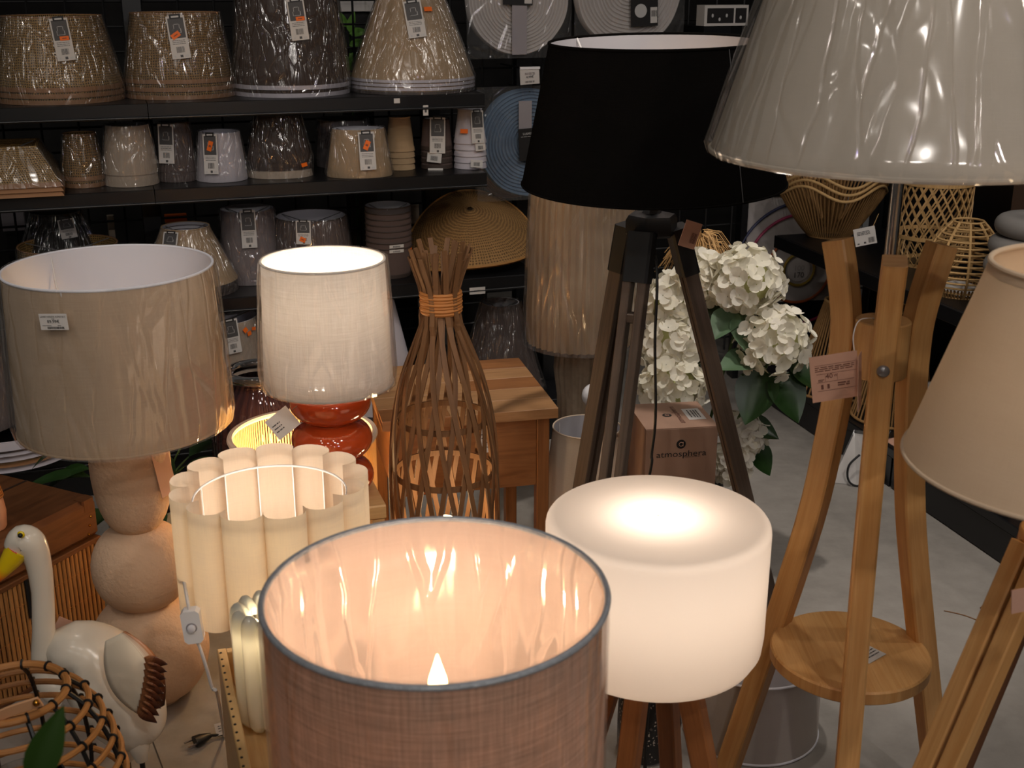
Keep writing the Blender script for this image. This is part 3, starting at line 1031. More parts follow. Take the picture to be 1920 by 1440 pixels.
MB().sweep(bez([o7 + Vector((0.02, 0, 0.02)), k7, Vector((-0.015, -0.01, SB - 0.01))], 5), circ(0.0008, 5)).obj('string', M['cane'], L7)
ST7 = thing('plinth', 'pale wooden plinth under the terracotta ring lamp', 'stand', (-0.352, 2.2, 0), rad(18))
MB().box(-0.085, 0.085, -0.085, 0.085, zb0 - 0.03, zb0 - 0.0005, 0, 0.003, 'x').obj('top', M['beech'], ST7, False)
for (a, b) in ((-1, -1), (1, -1), (1, 1), (-1, 1)):
    MB().box(a * 0.07 - 0.012, a * 0.07 + 0.012, b * 0.07 - 0.012, b * 0.07 + 0.012, 0, zb0 - 0.0305).obj('leg', M['beech'], ST7, False)

# ================================================================ scalloped lamp
L8 = thing('scalloped_lamp', 'lit cream lamp with a scalloped petal-edged fabric shade', 'lamp', (-0.393, 1.8, 0))
p = at(505, 898, 1.8)
Rs = plen(145, 505, 900, 1.8)
ST = p.z
SB = ST - 0.202
NL = 13


def scal(zz):
    pts = []
    for k in range(NL):
        a0, a1 = 2 * PI * k / NL, 2 * PI * (k + 1) / NL
        A = Vector((math.cos(a0), math.sin(a0), 0)) * Rs
        B = Vector((math.cos(a1), math.sin(a1), 0)) * Rs
        mid = (A + B) / 2
        hw = (B - A).length / 2
        ax = (B - A).normalized()
        o_ = mid.normalized()
        for q in range(12):
            th = PI * q / 12
            f = 0.16 * hw
            pts.append(mid - ax * (hw * math.cos(th) * (1 + 0.42 * math.sin(th))) + o_ * (hw * 1.28 * math.sin(th)))
    return pts


def scal_strip(mb, z0, z1, k=1.0, m=0):
    P = scal(0)
    n = len(P)
    b = len(mb.v)
    for q in P:
        for z in (z0, z1):
            mb.v.append((q.x * k, q.y * k, z))
    for i in range(n):
        j = (i + 1) % n
        mb.face((b + 2 * i, b + 2 * j, b + 2 * j + 1, b + 2 * i + 1), [(i * .01, 0), (i * .01 + .01, 0), (i * .01 + .01, z1 - z0), (i * .01, z1 - z0)], m)
    return mb


scal_strip(MB(), SB, ST).obj('shade', M['linen_cream'], L8, True, 60)
MB().torus(Rs * 0.985, 0.0018, ST - 0.028, 64, 6).obj('ring_frame', M['cord_white'], L8)
MB().torus(Rs * 0.985, 0.0018, SB + 0.02, 64, 6).obj('ring_frame', M['cord_white'], L8)
for k in range(NL):
    a = 2 * PI * k / NL
    MB().sweep([(Rs * 0.985 * math.cos(a), Rs * 0.985 * math.sin(a), SB), (Rs * 0.985 * math.cos(a), Rs * 0.985 * math.sin(a), ST - 0.026)], circ(0.0012, 5)).obj('rib', M['cord_white'], L8)
spider(L8, Rs * 0.98, SB + 0.03, 0.01, M['cord_white'])
bulb_light(L8, (0, 0, SB + 0.13), 1.0, (1.0, 0.88, 0.76), 0.03)
MB().ball(0.027, (0, 0, SB + 0.06), 16, 10).obj('bulb', M['bulb_soft'], L8)
MB().lathe([(0.016, SB - 0.03), (0.016, SB + 0.032)], 16, capt=True).obj('socket', M['white_plastic'], L8)
for a in (rad(178), rad(75), rad(-12)):
    MB().sweep([(0.014 * math.cos(a), 0.014 * math.sin(a), SB - 0.01), (0.115 * math.cos(a), 0.115 * math.sin(a), 0.0)], rect(0.026, 0.026, 0.002)).obj('leg', M['beech'], L8, False)

# ================================================================ open wooden stand holding the two lamps
c0 = onz(407, 1218, 0.5)
L9 = thing('wooden_stand', 'pale wooden open-topped box stand with a row of dark tacks', 'stand', (c0.x, c0.y, 0), rad(-71.5))
# local x runs towards the viewer, local y to the right (away from the visible side)
LX, LY = 0.36, 0.34
BZ = 0.44                                        # floor of the open top


def plank(x0, x1, y0, y1, z0, z1, ax, nm, mt='beech'):
    MB().box(x0, x1, y0, y1, z0, z1, 0, 0.0015, ax).obj(nm, M[mt], L9, False)


plank(0, LX, 0, 0.014, 0, 0.5, 'x', 'side_board')
plank(0, LX, LY - 0.014, LY, 0, 0.5, 'x', 'side_board')
plank(0, 0.014, 0.0145, LY - 0.0145, 0, 0.5, 'y', 'end_board')
plank(LX - 0.014, LX, 0.0145, LY - 0.0145, 0, 0.5, 'y', 'end_board')
plank(0.0145, LX - 0.0145, 0.0145, LY - 0.0145, BZ - 0.02, BZ - 0.0005, 'x', 'bottom_board')
tk = MB().lathe([(0.0022, 0), (0.0018, 0.001), (0.0002, 0.0014)], 8).mesh('tack', M['black_print'])
for k in range(18):
    inst('tack', tk, L9, Matrix.Translation((0.012 + k * 0.02, 0.0045, 0.5)))

# ================================================================ fluted opal glass lamp
LG = thing('fluted_glass_lamp', 'lit opal fluted glass table lamp standing in the wooden stand', 'lamp', (-0.3585, 1.56, BZ))
NF = 11
Rg = 0.051
ztg = at(505, 1130, 1.56).z - BZ


def flute_r(a, z, r):
    return r * (0.90 + 0.16 * abs(math.sin(a * NF / 2)) ** 0.8)


pr = [(0.03, 0.0), (Rg * 0.86, 0.004), (Rg * 0.97, 0.016), (Rg, 0.04), (Rg, ztg - 0.03), (Rg * 0.985, ztg - 0.016), (Rg * 0.94, ztg - 0.007), (Rg * 0.86, ztg - 0.002), (Rg * 0.76, ztg), (Rg * 0.66, ztg - 0.003), (Rg * 0.58, ztg - 0.010), (Rg * 0.54, ztg - 0.03)]
mb = MB().lathe(pr, NF * 12, rf=flute_r)
vv_ = []
for (x, y, z) in mb.v:
    lob = abs(math.sin(math.atan2(y, x) * NF / 2)) ** 0.7
    k = max(0.0, (z - (ztg - 0.03)) / 0.03)
    vv_.append((x, y, z - 0.014 * (1 - lob) * k))
mb.v = vv_
mb.obj('body', M['opal_glass'], LG, True, 70)
MB().ball(0.016, (0, 0, ztg - 0.05), 16, 10).obj('bulb', M['bulb_soft'], LG)
bulb_light(LG, (0, 0, ztg - 0.03), 0.17, (1.0, 0.84, 0.55), 0.015)

# ================================================================ rope-strung lamp
p = at(567, 815, 2.52)
LR = thing('rope_lamp', 'lit cylinder lamp strung with cream cord behind the terracotta lamp', 'lamp', (-0.468, 2.52, 0))
Rr = plen(134, 567, 815, 2.52)
zt = p.z
M['cord_cream'] = fabric('cream_cord', srgb(238, 214, 168), srgb(214, 184, 132), 0.3, 900)
rim(LR, Rr, zt, 0.007, M['linen_white'], 'top_ring')
rim(LR, Rr, 0.02, 0.007, M['linen_white'], 'bottom_ring')
mb = MB()
for k in range(150):
    a = 2 * PI * k / 150
    mb.sweep([(Rr * math.cos(a), Rr * math.sin(a), 0.02), (Rr * math.cos(a), Rr * math.sin(a), zt)], circ(0.0021, 5), caps=False)
cw = mb.obj('cord_wall', M['cord_cream'], LR)
cw['kind'] = 'stuff'
MB().lathe([(0.012, 0.0), (0.012, 0.30)], 12, capt=True).obj('pole', M['white_plastic'], LR)
MB().lathe([(Rr - 0.01, 0.001), (Rr - 0.01, 0.012), (0.012, 0.013)], 40, capb=True).obj('base', M['white_plastic'], LR)
MB().ball(0.03, (0, 0, 0.33), 16, 10).obj('bulb', M['bulb_soft'], LR)
bulb_light(LR, (0, 0, zt - 0.10), 7.5, (1.0, 0.64, 0.30), 0.03)

# ================================================================ cane lattice lamp
LC = thing('cane_lattice_lamp', 'tall lit lattice lamp of brown cane sticks tied at the neck', 'lamp', (-0.138, 2.27, 0))
CPR = [(0.0, 0.085), (0.2, 0.100), (0.45, 0.108), (0.57, 0.106), (0.66, 0.098), (0.745, 0.080), (0.82, 0.052), (0.87, 0.032), (0.90, 0.0275), (0.93, 0.031), (0.975, 0.046), (1.012, 0.058)]


CRV = [(q.x, q.y) for q in bez([(z_, r_, 0) for z_, r_ in CPR], 10)]


def crad(z):
    for (z0, r0), (z1, r1) in zip(CRV[:-1], CRV[1:]):
        if z <= z1:
            return r0 + (r1 - r0) * (z - z0) / max(1e-6, z1 - z0)
    return CRV[-1][1]


rr_ = random.Random(5)
NS = 16
for dr in (-1, 1):
    for k in range(NS):
        ph = 2 * PI * k / NS + (0 if dr > 0 else PI / NS)
        pts, ups = [], None
        ztop = 1.0 + rr_.uniform(-0.012, 0.016)
        jit = rr_.uniform(-0.03, 0.03)
        for i in range(53):
            z = ztop * i / 52
            tw = dr * (0.90 - z) * 1.55 + jit
            r_ = crad(z) + (0.0035 if dr > 0 else -0.0005) + (0.004 * (k % 3) if z > 0.86 else 0)
            pts.append((r_ * math.cos(ph + tw), r_ * math.sin(ph + tw), z))
        mb = MB()
        n = len(pts)
        # orient the flat face outwards
        P = [Vector(q) for q in pts]
        b = 0
        for i in range(n):
            t = (P[min(i + 1, n - 1)] - P[max(i - 1, 0)]).normalized()
            o_ = Vector((P[i].x, P[i].y, 0)).normalized()
            sd = t.cross(o_).normalized()
            for (x, y) in ((-0.005, -0.0018), (0.005, -0.0018), (0.005, 0.0018), (-0.005, 0.0018)):
                mb.v.append(tuple(P[i] + sd * x + o_ * y))
        for i in range(n - 1):
            for j in range(4):
                jj = (j + 1) % 4
                mb.face((4 * i + j, 4 * i + jj, 4 * i + 4 + jj, 4 * i + 4 + j), [(j * .006, i * .02), (j * .006 + .006, i * .02), (j * .006 + .006, i * .02 + .02), (j * .006, i * .02 + .02)])
        mb.face((0, 1, 2, 3), [(0, 0)] * 4)
        mb.face((4 * n - 4, 4 * n - 3, 4 * n - 2, 4 * n - 1), [(0, 0)] * 4)
        mb.obj('cane_stick', M['cane'], LC, False)
for z in (0.66, 0.545, 0.12):
    r_ = crad(z) - 0.006
    MB().lathe([(r_, z - 0.006), (r_, z + 0.006), (r_ - 0.003, z + 0.006), (r_ - 0.003, z - 0.006)], 48, closed=True).obj('hoop', M['cane'], LC)
M['tie'] = plain('raffia_tie', srgb(176, 112, 52), 0.7, 0, 0.2, 30)
mb = MB()
for k in range(7):
    mb.torus(0.0375 + 0.001 * (k % 2), 0.0042, 0.883 + k * 0.0062, 40, 6)
mb.obj('neck_binding', M['tie'], LC)
MB().lathe([(0.09, 0), (0.09, 0.015), (0.015, 0.02), (0.012, 0.36)], 32, capb=True, capt=True).obj('base', M['cane'], LC)
MB().ball(0.034, (0, 0, 0.41), 20, 12).obj('bulb', M['bulb_soft'], LC)
bulb_light(LC, (0, 0, 0.46), 0.9, (1.0, 0.68, 0.36), 0.03)

# ================================================================ mango wood table
fr_, bk_, lf_ = onz(1047, 765, 0.55), onz(972, 678, 0.55), onz(707, 792, 0.55)
TA = math.atan2((fr_ - lf_).y, (fr_ - lf_).x)
LT = thing('console_table', 'small mango wood table with drawer and block-pattern top', 'table', (fr_.x, fr_.y, 0), TA)
TW, TD = 0.41, 0.40
rows = 5
rr_ = random.Random(3)
for k in range(rows):
    y0, y1 = TD * k / rows, TD * (k + 1) / rows
    xs = [-TW]
    while xs[-1] < -0.16:
        xs.append(xs[-1] + rr_.uniform(0.13, 0.24))
    xs[-1] = 0.0
    for a, b in zip(xs[:-1], xs[1:]):
        MB().box(a + 0.0003, b - 0.0003, y0 + 0.0003, y1 - 0.0003, 0.525, 0.55 + rr_.uniform(-0.0004, 0.0004), 0, 0.001, 'x').obj('block', M['mango_light'] if rr_.random() < 0.6 else M['mango'], LT, False)
for (x, y) in ((-0.045, 0.02), (-TW + 0.02, 0.02), (-0.045, TD - 0.045), (-TW + 0.02, TD - 0.045)):
    MB().box(x, x + 0.03, y, y + 0.03, 0, 0.5245, 0, 0.002).obj('leg', M['mango'], LT, False)
MB().box(-TW + 0.051, -0.046, 0.026, 0.045, 0.35, 0.5245, 0, 0.001, 'x').obj('drawer_front', M['mango'], LT, False)
MB().box(-TW + 0.051, -0.046, TD - 0.04, TD - 0.025, 0.35, 0.5245, 0, 0.001, 'x').obj('back_apron', M['mango'], LT, False)
for x in (-0.040, -TW + 0.026):
    MB().box(x, x + 0.016, 0.051, TD - 0.046, 0.35, 0.5245, 0, 0.001, 'y').obj('side_apron', M['mango'], LT, False)
card(LT, Vector((-0.165, 0.0245, 0.475)), (1, 0, 0.12), (-0.12, 0, 1), 0.03, 0.06, M['white_card'], textlines(0.1, 0.8, (0.2, 0.4, 0.6, 0.75), 0.04, M['grey_print'], 12), name='hang_tag', label='white hang tag')

# ================================================================ carton with logo
LB = thing('carton', 'pink-brown cardboard carton with atmosphera print between the tripod legs', 'box', (0, 0, 0))
b0, b1 = onz(1212, 806, 0.506), onz(1347, 799, 0.506)
LB.location = (b0.x, b0.y, 0)
LB.rotation_euler[2] = math.atan2((b1 - b0).y, (b1 - b0).x)
M['carton'] = plain('pinkish_cardboard', srgb(158, 124, 104), 0.75, 0, 0.08, 20)
bw, bd, bh = (b1 - b0).length, 0.175, 0.506
MB().box(0, bw, 0, bd, 0, bh - 0.002, 0, 0.001).obj('body', M['carton'], LB, False)
MB().box(-0.0005, bw + 0.0005, 0.0015, bd, bh - 0.0012, bh, 0, 0).obj('lid_flap', M['carton'], LB, False)
fz = bh - 0.048
X, Z = Vector((1, 0, 0)), Vector((0, 0, 1))
lg = MB().lathe([(0.0002, 0.0), (0.0112, 0.0)], 32)
lg.xf(frame((bw * 0.49, -0.0006, fz + 0.008), (1, 0, 0), (0, 0, 1))).obj('logo_disc', M['black_print'], LB, False)
ri = MB().torus(0.0048, 0.0006, 0, 24, 6)
ri.sweep([(0.0048, 0.005, 0), (0.0048, -0.005, 0)], circ(0.0006, 6)).xf(frame((bw * 0.49, -0.0012, fz + 0.008), (1, 0, 0), (0, 0, 1))).obj('logo_letter', M['pink_card'], LB)
put_text(LB, 'atmosphera', 0.0215, (bw * 0.5, -0.0008, fz - 0.0165), X, Z, M['black_print'], 1.18)
put_text(LB, "créateur d'intérieur", 0.0045, (bw * 0.66, -0.0008, fz - 0.0245), X, Z, M['black_print'], 1.1)
lt = MB().lathe([(0.0002, 0.0), (0.0112, 0.0)], 32)
lt.xf(Matrix.Translation((bw * 0.42, bd * 0.5, bh + 0.0005))).obj('logo_disc', M['black_print'], LB, False)
MB().torus(0.0048, 0.0006, 0, 24, 6).xf(Matrix.Translation((bw * 0.42, bd * 0.5, bh + 0.0008))).obj('logo_letter', M['pink_card'], LB)
put_text(LB, 'atmosphera', 0.0215, (bw * 0.56, bd * 0.5, bh + 0.0008), (0, 1, 0), (-1, 0, 0), M['brown_print'], 1.12)
card(LB, Vector((bw * 0.8, bd * 0.5, bh + 0.0002)), (0, 1, 0), (-1, 0, 0), 0.075, 0.042, M['white_card'], textlines(0.2, 0.85, (0.2, 0.35, 0.5, 0.7), 0.07, M['grey_print'], 7), 0.0003, 'address_label', 'white printed label')

# ================================================================ white floor drum shade standing behind the bamboo lamp
p = at(1415, 1222, 2.18)
LF = thing('lampshade', 'white drum shade standing on the floor behind the bamboo legs', 'lampshade', (p.x, 2.18, 0))
M['cloth_white'] = fabric('white_cotton', srgb(206, 198, 190), srgb(190, 180, 172), 0.3, 700, slub=0.4)
r_ = plen(125, 1415, 1222, 2.18)
open_shade(LF, r_ * 1.02, r_, 0.003, p.z, M['cloth_white'], 72, inner=M['lining_white'])
rim(LF, r_, p.z, 0.0026, M['lining_white'], 'top_rim')
rim(LF, r_ * 1.02, 0.004, 0.0026, M['lining_white'], 'bottom_rim')

# ================================================================ pleated lamp and its neighbours
LP = thing('pleated_lamp', 'pleated beige cylinder lamp in plastic on a fluted stone column', 'lamp', (0.182, 3.1, 0))
M['pleat'] = fabric('pleated_beige_paper', srgb(214, 186, 148), srgb(190, 160, 122), 0.35, 500, slub=0.6)
M['stone'] = plain('speckled_stone', srgb(150, 132, 112), 0.8, 0, 0.25, 60, 0.3, 120)
zb_ = at(1087, 636, 3.1).z
zt_ = at(1087, 330, 3.1).z
R0, R1 = plen(98, 1087, 630, 3.1), plen(92, 1087, 380, 3.1)


def pleat(a, z, r):
    return r * (1 + 0.042 * (2 / PI) * math.asin(0.97 * math.sin(a * 44)) + 0.006 * math.sin(a * 7 + 3 * z))


MB().lathe([(R0, zb_), (R0, zb_ + 0.1), (R1, zt_)], 352, rf=pleat).obj('shade', M['pleat'], LP, True, 50)
wrap(LP, [(R0 + 0.009, zb_ - 0.006), (R0 + 0.009, zb_ + 0.1), (R1 + 0.009, zt_ + 0.002)], 9.1, 'film', 0.006, 100)
MB().lathe([(0.07, 0.0), (0.07, 0.02), (0.058, 0.2), (0.058, 0.42), (0.068, 0.5), (0.06, zb_ + 0.03), (0.012, zb_ + 0.035), (0.012, zb_ + 0.1)], 160, rf=lambda a, z, r: r * (1 + 0.03 * math.cos(a * 20)), capb=True).obj('column', M['stone'], LP, True, 60)
spider(LP, R1, zt_, 0.05, M['cord_white'])

LQ = thing('cone_lamp', 'small unlit lamp with a tall white conical shade behind the tripod', 'lamp', (0.186, 2.80, 0))
zt_ = at(1110, 800, 2.8).z
open_shade(LQ, 0.122, 0.084, 0.13, zt_, M['linen_cream'], 64, inner=M['lining_white'])
rim(LQ, 0.084, zt_, 0.002, M['linen_cream'], 'top_rim')
rim(LQ, 0.122, 0.13, 0.002, M['linen_cream'], 'bottom_rim')
spider(LQ, 0.084, zt_, 0.15, M['cord_white'])
MB().lathe([(0.06, 0), (0.06, 0.012), (0.01, 0.02), (0.01, zt_ - 0.15)], 32, capb=True).obj('base', M['white_plastic'], LQ)

LGb = thing('globe_lamp', 'small white globe lamp beside the fluted stone column', 'lamp', (0.214, 2.96, 0))
zc = at(1110, 742, 2.96).z
MB().ball(0.033, (0, 0, zc), 24, 14).obj('globe', M['white_plastic'], LGb)
MB().lathe([(0.035, 0), (0.035, 0.01), (0.006, 0.014), (0.006, zc - 0.03)], 24, capb=True).obj('stem', M['black_metal'], LGb)

# ================================================================ purple glass jar on the floor
LJ = thing('glass_jar', 'ribbed purple glass jar with rolled rim behind the scalloped lamp', 'jar', (-0.628, 2.84, 0))
M['purple_glass'] = glass('purple_glass', srgb(120, 84, 88), 0.04, 0.72)
zt_ = at(500, 690, 2.84).z
Rj = plen(92, 500, 800, 2.84)
pr = [(0.06, 0.0), (Rj * 0.92, 0.006), (Rj, 0.04), (Rj * 1.02, zt_ - 0.18), (Rj * 0.97, zt_ - 0.12), (Rj * 0.84, zt_ - 0.075), (Rj * 0.62, zt_ - 0.045), (Rj * 0.55, zt_ - 0.03)]
MB().lathe(pr, 120, rf=lambda a, z, r: r * (1 + 0.014 * math.sin(a * 30)), capb=True).obj('body', M['purple_glass'], LJ, True, 70)
M['smoke_glass'] = glass('smoke_glass', srgb(96, 92, 90), 0.03, 0.6)
MB().torus(Rj * 0.62, 0.013, zt_ - 0.012, 48, 10).obj('rim', M['smoke_glass'], LJ)

# ================================================================ lampshades on the left shelving
M['burlap'] = burlap('straw_burlap', srgb(164, 130, 76), srgb(66, 46, 22))
M['burlap_dark'] = burlap('straw_burlap_dark', srgb(146, 112, 62), srgb(58, 40, 20))
M['trim_tan'] = plain('tan_ribbon_trim', srgb(150, 108, 72), 0.7, 0, 0.1)
M['sh_brown'] = fabric('dark_brown_shade', srgb(70, 54, 46), srgb(54, 40, 34), 0, 600, slub=0.5)
M['sh_beige'] = fabric('beige_shade', srgb(186, 160, 128), srgb(166, 140, 108), 0, 600, slub=0.4)
M['sh_pale'] = fabric('pale_beige_shade', srgb(192, 176, 158), srgb(176, 158, 140), 0, 600, slub=0.4)
M['sh_lilac'] = fabric('lilac_grey_shade', srgb(140, 130, 130), srgb(122, 112, 114), 0, 600, slub=0.4)
M['sh_taupe'] = fabric('taupe_shade', srgb(102, 88, 84), srgb(84, 70, 66), 0, 600, slub=0.4)
M['sh_white'] = fabric('white_shade', srgb(206, 200, 206), srgb(190, 184, 190), 0, 600, slub=0.3)
M['sh_black'] = fabric('black_shade', srgb(26, 23, 22), srgb(18, 16, 15), 0, 600, slub=0.3)
M['sh_grey'] = fabric('dark_grey_shade', srgb(84, 78, 78), srgb(68, 62, 62), 0, 600, slub=0.3)
M['trim_white'] = plain('white_trim', srgb(196, 190, 198), 0.7, 0, 0.04)
M['trim_dark'] = plain('dark_trim', srgb(60, 48, 42), 0.7, 0, 0.08)

ORD = {1: [''], 2: ['topmost', 'lower'], 3: ['topmost', 'middle', 'lowest'],
       4: ['topmost', 'second from top', 'third from top', 'lowest'],
       5: ['topmost', 'second from top', 'middle', 'fourth from top', 'lowest']}


def shell(parent, R0, R1, h, mat, shape, n=44, sx=1.0, sy=1.0, trim=None, tb=0.012):
    if shape == 'square':
        n, a0, k = 4, PI / 4, 1.414
    else:
        a0, k = 0.0, 1.0
    th = 0.003
    mb = MB()
    mb.lathe([(R0 * k, 0), (R1 * k, h)], n, 0, sx, sy, a0=a0)
    mb.lathe([(R1 * k, h), ((R1 - th) * k, h), ((R0 - th) * k, 0), (R0 * k, 0)], n, 1, sx, sy, a0=a0)
    s_ = mb.obj('shell', [M[mat], M[mat] if 'burlap' in mat else M['lining_white']], parent, True, 40)
    if trim:
        sl = (R1 - R0) / h
        t = MB().lathe([(R0 * k + 0.0012, 0.0), ((R0 + sl * tb) * k + 0.0012, tb)], n, 0, sx, sy, a0=a0)
        t.lathe([(R0 * k + 0.0002, 0.0), (R0 * k + 0.0012, 0.0)], n, 0, sx, sy, a0=a0)
        t.obj('bottom_trim', M[trim], parent, True, 40)
        if shape != 'square':
            MB().torus(R1, 0.002, h, n, 6, sx=sx, sy=sy).obj('top_trim', M[trim], parent)
    return s_


def shelf_tag(parent, loc, R0, R1, h, sx, sy, rz, px, py, wpx, hpx, Y, tilt=0.0, dark=True, sticker=None, seed=1, bc=True, gap=0.008):
    """hang card on the front of a shade whose base centre is loc"""
    q = at(px, py, Y)
    zz = min(max((q.z - loc.z) / h, 0), 1)
    Rz = (R0 + (R1 - R0) * zz)
    sl = (R1 - R0) / h
    # horizontal position across the viewer's line
    view = Vector((loc.x, loc.y, 0)).normalized()
    side = Vector((view.y, -view.x, 0))
    q2 = at(px, py, Y - Rz * 0.85)
    dx = (Vector((q2.x, q2.y, 0)) - Vector((loc.x, loc.y, 0))).dot(side)
    sn = max(-0.9, min(0.9, dx / (Rz * max(sx, 0.01))))
    cs = math.sqrt(1 - sn * sn)
    nrm = (side * sn - view * cs).normalized()
    pos = Vector((loc.x, loc.y, 0)) + side * (sn * (Rz * sx + gap)) - view * (cs * (Rz * sy + gap))
    q3 = at(px, py, pos.y)
    pos.z = q3.z
    zz = (pos.z - loc.z) / h
    rgt = Vector((0, 0, 1)).cross(nrm)
    up = (Vector((0, 0, 1)) - nrm * -sl)
    up = Vector((0, 0, 1)) + nrm * sl
    up.normalize()
    c, s_ = math.cos(tilt), math.sin(tilt)
    rgt, up = rgt * c + up * s_, up * c - rgt * s_
    w_, h_ = plen(wpx, px, py, pos.y), plen(hpx, px, py, pos.y)
    lines = []
    if dark:
        lines.append((0.08, 0.92, 0.48, 0.95, M['grey_print']))
        lines.append((0.2, 0.8, 0.93, 1.04, M['black_print']))
        lines.append((0.3, 0.7, 0.96, 1.0, M['pale_print']))
        # outline drawing of the shade
        lines += [(0.38, 0.62, 0.80, 0.808, M['pale_print']), (0.28, 0.72, 0.60, 0.608, M['pale_print']), (0.28, 0.31, 0.60, 0.70, M['pale_print']), (0.69, 0.72, 0.60, 0.70, M['pale_print']), (0.34, 0.36, 0.70, 0.80, M['pale_print']), (0.64, 0.66, 0.70, 0.80, M['pale_print'])]
        lines += textlines(0.15, 0.85, (0.42, 0.38, 0.34), 0.012, M['grey_print'], seed)
        lines += barcode(0.3, 0.72, 0.14, 0.28, M['grey_print'], 10, seed)
        lines += [(0.45, 0.6, 0.03, 0.09, M['grey_print']), (0.12, 0.22, 0.03, 0.08, M['pale_print']), (0.7, 0.9, 0.03, 0.08, M['pale_print'])]
    elif bc:
        lines += barcode(0.25, 0.75, 0.2, 0.7, M['grey_print'], 10, seed)
    inv = Matrix.Translation(loc) @ Matrix.Rotation(rz, 4, 'Z')
    inv = inv.inverted()
    r3 = inv.to_3x3()
    cd = card(parent, inv @ pos, r3 @ rgt, r3 @ up, w_, h_, M['white_card'], lines, 0.001, 'hang_tag', 'printed white hang tag')
    if sticker:
        (sx_, sy_, sw_, sh_, st_) = sticker
        c2, s2 = math.cos(st_), math.sin(st_)
        ro, uo = rgt * c2 + up * s2, up * c2 - rgt * s2
        po = pos + rgt * (sx_ * w_) + up * (sy_ * h_) + rgt.cross(up) * 0.0022
        card(cd if False else parent, inv @ po, r3 @ ro, r3 @ uo, w_ * sw_, h_ * sh_, M['orange_sticker'], textlines(0.25, 0.75, (0.4,), 0.2, M['brown_print'], seed), 0.0005, 'price_sticker', 'orange price sticker')
    return cd


SEED = [0]


def stack(name, desc, where, zs, d, xl, xr, txl, txr, ytop, ybase, n=1, step=0.02, mats=('sh_beige',), trims=(None,), shape='round', oval=1.0, filmed=True, tags=(), loose=(), inverted=False, group=None, tb=0.012, cat='lampshade', amp=0.005):
    """nested lampshades: pixel extents of the topmost give its place and size"""
    xc = (xl + xr) / 2
    c = gray(xc, ybase - 4, d)
    loc = Vector((c.x, c.y, zs))
    Y = c.y
    R0 = plen((xr - xl) / 2, xc, ybase, Y)
    R1 = plen((txr - txl) / 2, xc, ytop, Y)
    H = at(xc, ytop, Y).z - zs - 0.001 - (n - 1) * step
    out = []
    view = math.atan2(Y, c.x) - PI / 2
    sx, sy = 1.0, oval
    rz = GA if shape == 'square' else view
    for k in range(n):                                   # k = 0 topmost
        SEED[0] += 1
        mt = mats[min(k, len(mats) - 1)]
        tr = trims[min(k, len(trims) - 1)]
        zz = zs + 0.001 + (n - 1 - k) * step
        od = ORD[n][k] if n <= 5 else ['topmost', 'second', 'third', 'fourth', 'fifth', 'sixth', 'seventh', 'lowest'][k]
        if n == 1:
            lab = f'{desc} {where}'
        else:
            lab = f'{od} of the stacked {desc}s {where}'
        f = 1.0 - 0.0 * k
        o = thing(name, lab, cat, (loc.x, loc.y, zz), rz, group or (f'stacked {desc}s {where}' if n > 1 else None))
        if inverted:
            shell(o, R0, R1, H, mt, shape, 44, sx, sy, tr, tb)
        else:
            shell(o, R0, R1, H, mt, shape, 44, sx, sy, tr, tb)
        if k == 0:
            if filmed:
                seed = SEED[0] * 1.37
                if shape == 'square':
                    mb = MB()
                    def sq(u, v):
                        a = u * 8
                        sd = int(a / 2) % 4
                        t = (a % 2) - 1
                        r = (R0 + (R1 - R0) * v) + 0.004 + 0.006 * abs(noise.noise(Vector((a * 2.3, v * 4, seed))))
                        p = [(t, -1), (1, t), (-t, 1), (-1, -t)][sd]
                        return (p[0] * r, p[1] * r, v * H)
                    mb.grid(sq, 64, 8)
                    mb.uv = [[(q[0] * R0 * 8, q[1] * H) for q in f_] for f_ in mb.uv]
                    mb.obj('plastic_wrap', M['film_shelf'], o, True, 180, 'crinkled clear plastic wrap')
                else:
                    wrap(o, [(R0 + 0.001, -min((n - 1) * step, 0.05)), (R0 + 0.004, 0.01), (R1 + 0.004, H - 0.01), (R1 + 0.001, H + 0.003)], seed, 'film_shelf', amp, 72, sx, sy, 10)
            if R1 > 0.05:
                mb = MB()
                for q in range(3):
                    a = 0.5 + q * 2 * PI / 3
                    mb.sweep([(R1 * sx * math.cos(a), R1 * sy * math.sin(a), H - 0.002), (0.02 * math.cos(a), 0.02 * math.sin(a), H - 0.022)], circ(0.0015, 5))
                mb.torus(0.021, 0.0025, H - 0.022, 16, 6)
                mb.obj('spider_frame', M['steel'], o)
            base = Vector((loc.x, loc.y, zz))
            for q, tg in enumerate(tags):
                shelf_tag(o, base, R0, R1, H, sx, sy, rz, tg[0], tg[1], tg[2], tg[3], Y, tg[4], tg[5], tg[6], SEED[0] + q)
            for (px, py, wpx, hpx, tl) in loose:        # orange stickers straight on the wrap
                shelf_sticker(o, base, R0, R1, H, sx, sy, rz, px, py, wpx, hpx, Y, tl)
        out.append(o)
    return out


def shelf_sticker(o, base, R0, R1, H, sx, sy, rz, px, py, wpx, hpx, Y, tl):
    cd = shelf_tag(o, base, R0, R1, H, sx, sy, rz, px, py, wpx, hpx, Y, tl, False, None, 1, False, 0.009)
    cd.data.materials[0] = M['orange_sticker']
    cd.name = 'price_sticker'
    cd['label'] = 'orange price sticker'


ST = lambda x, y, w_, h_, a: (x, y, w_, h_, a)
